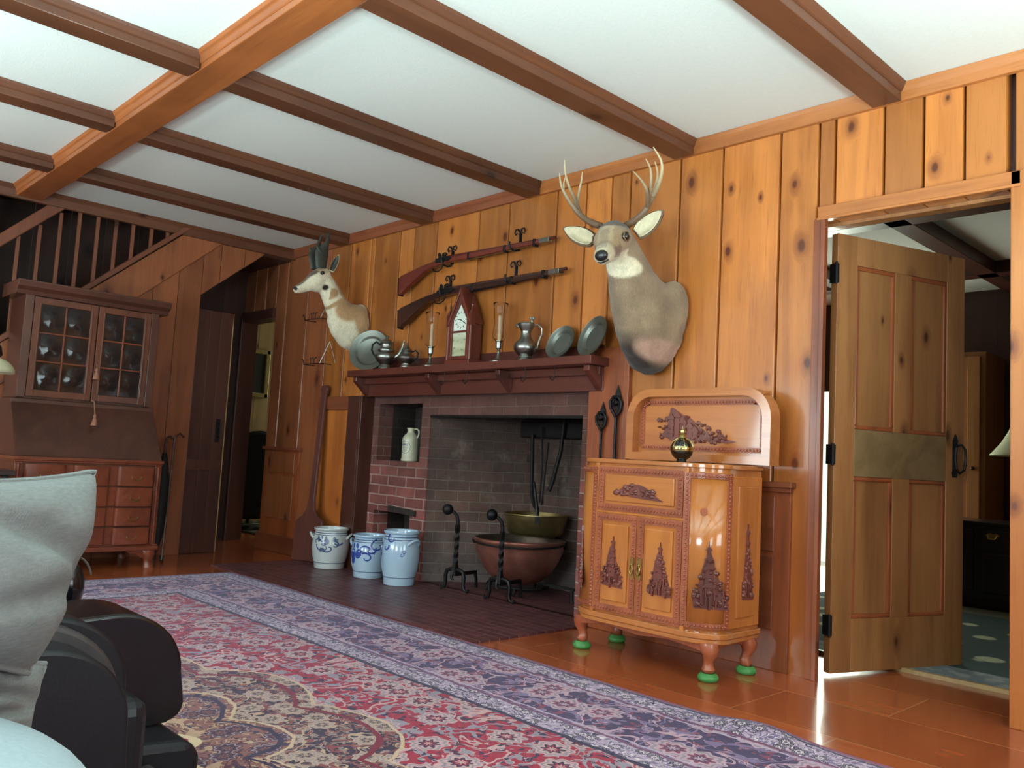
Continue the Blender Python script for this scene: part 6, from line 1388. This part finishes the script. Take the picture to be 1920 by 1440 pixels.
ll=thing('shaded_lamp','table lamp with cream bell shade standing on the dark chest in the next room','lamp',(-1.66,3.05,.585))
c=V(-1.66,3.05,0); 
m=MB(); m.lathe([(.24,1.035),(.225,1.05),(.17,1.12),(.125,1.20),(.095,1.28),(.088,1.30)],c=c,seg=40,cap=False); part(m,'lamp_shade',M['cream'],ll,'cream bell-shaped shade',solid=.004)
m=MB(); m.lathe([(.001,.586),(.075,.586),(.075,.60),(.05,.615),(.03,.66),(.055,.74),(.065,.80),(.05,.87),(.02,.93),(.012,.95)],c=c,seg=28); part(m,'base',M['creamware'],ll,'pale ceramic baluster base')
m=MB(); m.lathe([(.006,.95),(.006,1.29),(.015,1.30),(.012,1.33),(.001,1.34)],c=c,seg=12); part(m,'stem',M['brass'],ll)
wc=thing('wall_cupboard','tall honey pine cupboard with panelled door standing by the far wall','cupboard',(-2.45,3.95,0))
m=MB(); m.cur=.4; m.bx(-2.9,-2.135,3.72,4.18,0,1.86); part(m,'case',M['pine_door'],wc,smooth=0,bevel=.004)
m=MB(); m.cur=.6; a,b=-2.86,-2.17
for q in ((a,a+.09,.06,1.82),(b-.09,b,.06,1.82),(a+.09,b-.09,.06,.16),(a+.09,b-.09,1.72,1.82),(a+.09,b-.09,.86,.98)): m.bx(q[0],q[1],3.695,3.72,q[2],q[3])
m.bx(a+.08,b-.08,3.708,3.72,.1,1.78); dq=part(m,'cupboard_door',M['pine_door'],wc,smooth=0,bevel=.003)
m=MB(); m.ell((b-.045,3.68,.95),(.016,.02,.016)); part(m,'knob',M['darkwood'],dq)
# sideboard top ornament: small white box below
t=NT('floral_carpet',.95,0,.1); P=t.tc(); n=t.vor(t.map(P,(1,1,1)),4.2,'F1','Distance'); n2=t.noise(P,6,3); ff=t.math('ADD',n,t.math('MULTIPLY',n2,.25))
c_=t.mix(t.st(ff,.36,.42),srgb(176,178,150),srgb(64,78,76)); y_=t.sep(P)[1]
c_=t.mix(t.math('LESS_THAN',y_,-.92),c_,t.mix(t.st(t.noise(P,14,3),.45,.6),srgb(120,130,136),srgb(150,152,150))); c_=t.mix(t.math('GREATER_THAN',y_,.85),c_,srgb(104,100,84)); t.col(c_); t.bump(t.noise(P,150,2),.3,.004); M['fcarpet']=t.m
m=MB(); m.bx(-2.8,.6,.53,2.82,0,.014); o=B(m,'floral_carpet',M['fcarpet'],smooth=0,loc=(-1.1,1.675,0)); tag(o,'blue-green hooked carpet with cream blossoms in the next room','carpet')
# ---------------- leather recliner leg rest -----------------
rc2=thing('massage_recliner','black leather recliner leg rest with rounded padded wings in front of the rug','recliner',(-2.0,-2.85,0))
def wing(x0,x1,yl,yr,z0,z1,r,mat,name,lab=None,bev=.03,parent=None):
    # rounded top-right slab (in the y,z plane) seen from the side
    p=[(yl,z0),(yr-r*.25,z0)]
    for k in range(5): t_=-PI/2+PI/2*k/4; p.append((yr-r*.25+r*.25*math.cos(t_),z0+r*.25+r*.25*math.sin(t_)))
    for k in range(11): t_=PI/2*k/10; p.append((yr-.012-r+r*math.cos(t_),z1-r*.9+r*.9*math.sin(t_)))
    p.append((yl,z1-.02))
    m=MB(); m.prism(p,x0,x1,'x'); return part(m,name,mat,parent or rc2,lab,smooth=60,bevel=bev,seg=4)
w1=wing(-1.86,-1.74,-3.35,-2.715,.03,.437,.17,M['leather'],'near_wing','smooth black near wing',.035)
wing(-1.92,-1.865,-3.35,-2.692,.05,.462,.19,M['leathers'],'seam_panel','dark grey seamed panel',.02)
w2=wing(-2.03,-1.925,-3.35,-2.655,.04,.462,.18,M['leather'],'middle_wing',None,.035)
wing(-2.32,-2.08,-3.3,-2.465,.155,.425,.17,M['leatherg'],'far_wing','glossy black far wing',.09)
m=MB(); m.bx(-2.3,-1.80,-3.3,-2.66,.05,.30); part(m,'footwell_pad',M['leather'],rc2,smooth=0,bevel=.03,seg=3)
m=MB(); m.prism([(-3.1,.012),(-2.50,.012),(-2.475,.03),(-2.47,.11),(-2.50,.145),(-2.62,.155),(-3.1,.155)],-2.22,-1.95,'x'); part(m,'foot_section',M['leather'],rc2,'low foot section',smooth=0,bevel=.02,seg=3)
m=MB(); m.prism([(-2.66,.012),(-2.60,.012),(-2.56,.07),(-2.60,.12),(-2.68,.10)],-1.94,-1.90,'x'); part(m,'foot_buckle',M['leathers'],rc2,'grey plastic foot bracket',smooth=0,bevel=.008)
bk=thing('remote_controller','small dark rounded controller with looped cord behind the cushion','controller',(-2.55,-2.72,.0))
p0=atx(125,1100,-2.6)
m=MB(); m.ell((p0.x,p0.y,p0.z),(.05,.045,.075)); part(m,'body',M['leatherg'],bk)
m=MB(); m.tube([(p0.x,p0.y+.028,p0.z+.05*math.cos(a)) if False else (p0.x+.02,p0.y+.01+.048*math.sin(a),p0.z+.01+.075*math.cos(a)) for a in [i*PI/20 for i in range(2,9)]],.003,6); part(m,'rim',M['pewterd'],bk,'thin pale rim')
m=MB(); q=atx(136,1165,-2.6); m.tube([(q.x,q.y-.02,q.z+.02),(q.x,q.y-.005,q.z+.045),(q.x,q.y+.012,q.z+.035),(q.x,q.y+.02,q.z-.0),(q.x,q.y+.02,q.z-.06),(q.x,q.y,.03)],.0055,8); part(m,'cord',M['leatherg'],bk,'black looped cord')
m=MB(); m.bx(p0.x-.05,p0.x+.05,p0.y-.06,p0.y+.01,.015,p0.z-.03); part(m,'holder',M['leather'],bk,smooth=0,bevel=.02)
# ---------------- linen sofa and cushions -----------------
so=thing('linen_sofa','pale linen sofa arm and seat at the lower left corner','sofa',(-1.25,-3.55,0))
def P3(px,py,X): return atx(px,py,X)
def pillow_mesh(corners,th,puff=.45,n=28,dent=None):
    """corners: bl, br, tr, tl in space; soft seam edges, bulging faces"""
    bl_,br_,tr_,tl_=[Vector(c) for c in corners]; nr=(br_-bl_).cross(tl_-bl_).normalized(); m=MB()
    for sg in (1,-1):
        def f(u,v,sg=sg):
            # edges pull inwards between the corners
            uu=u; vv=v; iu=1-.055*math.sin(PI*vv); iv=1-.055*math.sin(PI*uu)
            U=.5+(uu-.5)*iu; V_=.5+(vv-.5)*iv
            p=(bl_*(1-U)*(1-V_)+br_*U*(1-V_)+tr_*U*V_+tl_*(1-U)*V_)
            b=max(0,math.sin(PI*uu)*math.sin(PI*vv))**puff
            cr=-.030*math.exp(-((vv-.62+.40*(uu-.5))/.09)**2)-.022*math.exp(-((vv-.22-.15*uu)/.07)**2)
            wr=cr*(.9 if .06<uu<.94 else .3)+.009*mn.noise(V(uu*3.1,vv*2.7,sg*3))+.006*mn.noise(V(uu*8+vv*5,vv*7,sg))
            return p+nr*(sg*(th/2*b)+wr*min(1,b)**1.5)
        m.grid(f,n,n)
    return m
def pillow(name,corners,th,mat,lab,cat,puff=.45,piping=True,parent=None):
    m=pillow_mesh(corners,th,puff)
    bm=None
    cc=sum((Vector(c) for c in corners),V(0,0,0))/4
    t=thing(name,lab,cat,(cc.x,cc.y,min(v.z for v in m.v)))
    part(m,'cover',mat,t,smooth=180)
    bl_,br_,tr_,tl_=[Vector(c) for c in corners]; pts=[]
    if piping:
        for k in range(97):
            s_=k/96*4; e=int(s_)%4; w=s_-int(s_) if k<96 else 0
            u,v=[(w,0),(1,w),(1-w,1),(0,1-w)][e]
            iu=1-.055*math.sin(PI*v); iv=1-.055*math.sin(PI*u); U=.5+(u-.5)*iu; V_=.5+(v-.5)*iv
            pts.append(bl_*(1-U)*(1-V_)+br_*U*(1-V_)+tr_*U*V_+tl_*(1-U)*V_)
        m=MB(); m.tube(pts,.0045,8,cap=False); part(m,'piping',mat,t,'corded seam')
    return t
X1=-1.22
# big cushion, its pointed corner up and to the right
pillow('linen_cushion',[P3(-190,1245,-1.02),P3(52,1262,-1.22),P3(176,884,-1.32),P3(-130,905,-1.10)],.15,M['linen'],'large pale linen scatter cushion with pointed corner at the left edge','cushion',.42)
# second cushion squashed beneath it
pillow('linen_cushion',[P3(-160,1400,-1.12),P3(48,1385,-1.26),P3(84,1245,-1.32),P3(-160,1235,-1.14)],.07,M['linen'],'smaller crumpled linen cushion squashed under the large one at the left edge','cushion',.5)
sf=lambda px,py,X: P3(px,py,X)
e0=P3(-200,1365,-.98)
m=MB(); c0=P3(0,1500,-1.02)
def arm(u,v):
    a=PI*v; y=-3.95+ .9*u
    return (0,0,0)
# seat cushion: a rounded upholstered block
m=MB(); s0=P3(60,1440,-1.05); m.bx(-1.60,-.60,-4.3,s0.y+.02,.02,s0.z-.02); part(m,'seat_base',M['linenb'],so,smooth=0,bevel=.05,seg=5)
m=MB(); zc=P3(0,1368,-1.0).z
m.ell((-1.02,-3.245,zc-.085),(.26,.20,.095),seg=36,rings=20); part(m,'seat_cushion',M['linenb'],so,'pale blue-grey rounded seat cushion',smooth=180)
# ---------------- light -----------------
def area(name,loc,rot,sx,sy,p,c):
    l=bpy.data.lights.new(name,'AREA'); l.shape='RECTANGLE'; l.size=sx; l.size_y=sy; l.energy=p; l.color=c
    o=bpy.data.objects.new(name,l); COL.objects.link(o); o.location=loc; o.rotation_euler=rot; return o
cool=(.78,.95,1.0)
for w in W1: area('window_light',((w[0]+w[1])/2,-7.15,(w[2]+w[3])/2),(R(112),0,0),w[1]-w[0]-.1,w[3]-w[2]-.1,(50 if w[0]<-5 else 84)*(w[1]-w[0]),cool)
for w in W2: area('window_light',(2.12,(w[0]+w[1])/2,(w[2]+w[3])/2),(R(115),0,R(90)),w[1]-w[0]-.1,w[3]-w[2]-.1,34*(w[1]-w[0]),cool)
for lx,ly,pw in ((-1.6,-3.9,140),(-3.5,-4.7,128),(.7,-1.5,110),(.3,-2.7,88)): area('ceiling_fill',(lx,ly,.9),(R(180),0,0),.6,.6,pw,(.66,.95,1.0))  # unseen fill lights added to brighten the ceiling
area('far_room_window',(-7.9,2.6,1.5),(R(90),0,R(180+20)),.9,1.2,16,(.9,.95,.75))
area('far_right_fill',(-3.55,3.4,1.1),(R(90),0,R(180+60)),1.0,1.6,32,(.88,1,.86)); area('glazed_door_light',(-3.7,4.24,.81),(R(90),0,R(180)),.78,1.6,14,(.9,1,.78))  # first light is an added fill for the next room, no window there
w=bpy.data.worlds.new('sky'); SC.world=w; w.use_nodes=True; nt=w.node_tree
bgn=nt.nodes['Background']; tcw=nt.nodes.new('ShaderNodeTexCoord'); nzw=nt.nodes.new('ShaderNodeTexNoise'); nzw.inputs['Scale'].default_value=2.5; nt.links.new(tcw.outputs['Generated'],nzw.inputs['Vector'])
rw=nt.nodes.new('ShaderNodeValToRGB'); rw.color_ramp.elements[0].color=(.55,.72,.50,1); rw.color_ramp.elements[1].color=(.95,1,.92,1); nt.links.new(nzw.outputs[0],rw.inputs[0]); nt.links.new(rw.outputs[0],bgn.inputs[0]); bgn.inputs[1].default_value=1.3
SC.view_settings.view_transform='Standard'; SC.view_settings.look='None'; SC.view_settings.exposure=0; SC.view_settings.gamma=1
SC.cycles.max_bounces=8; SC.cycles.diffuse_bounces=5; SC.cycles.glossy_bounces=4; SC.cycles.transmission_bounces=8; SC.cycles.sample_clamp_indirect=4
SC.cycles.use_denoising=True
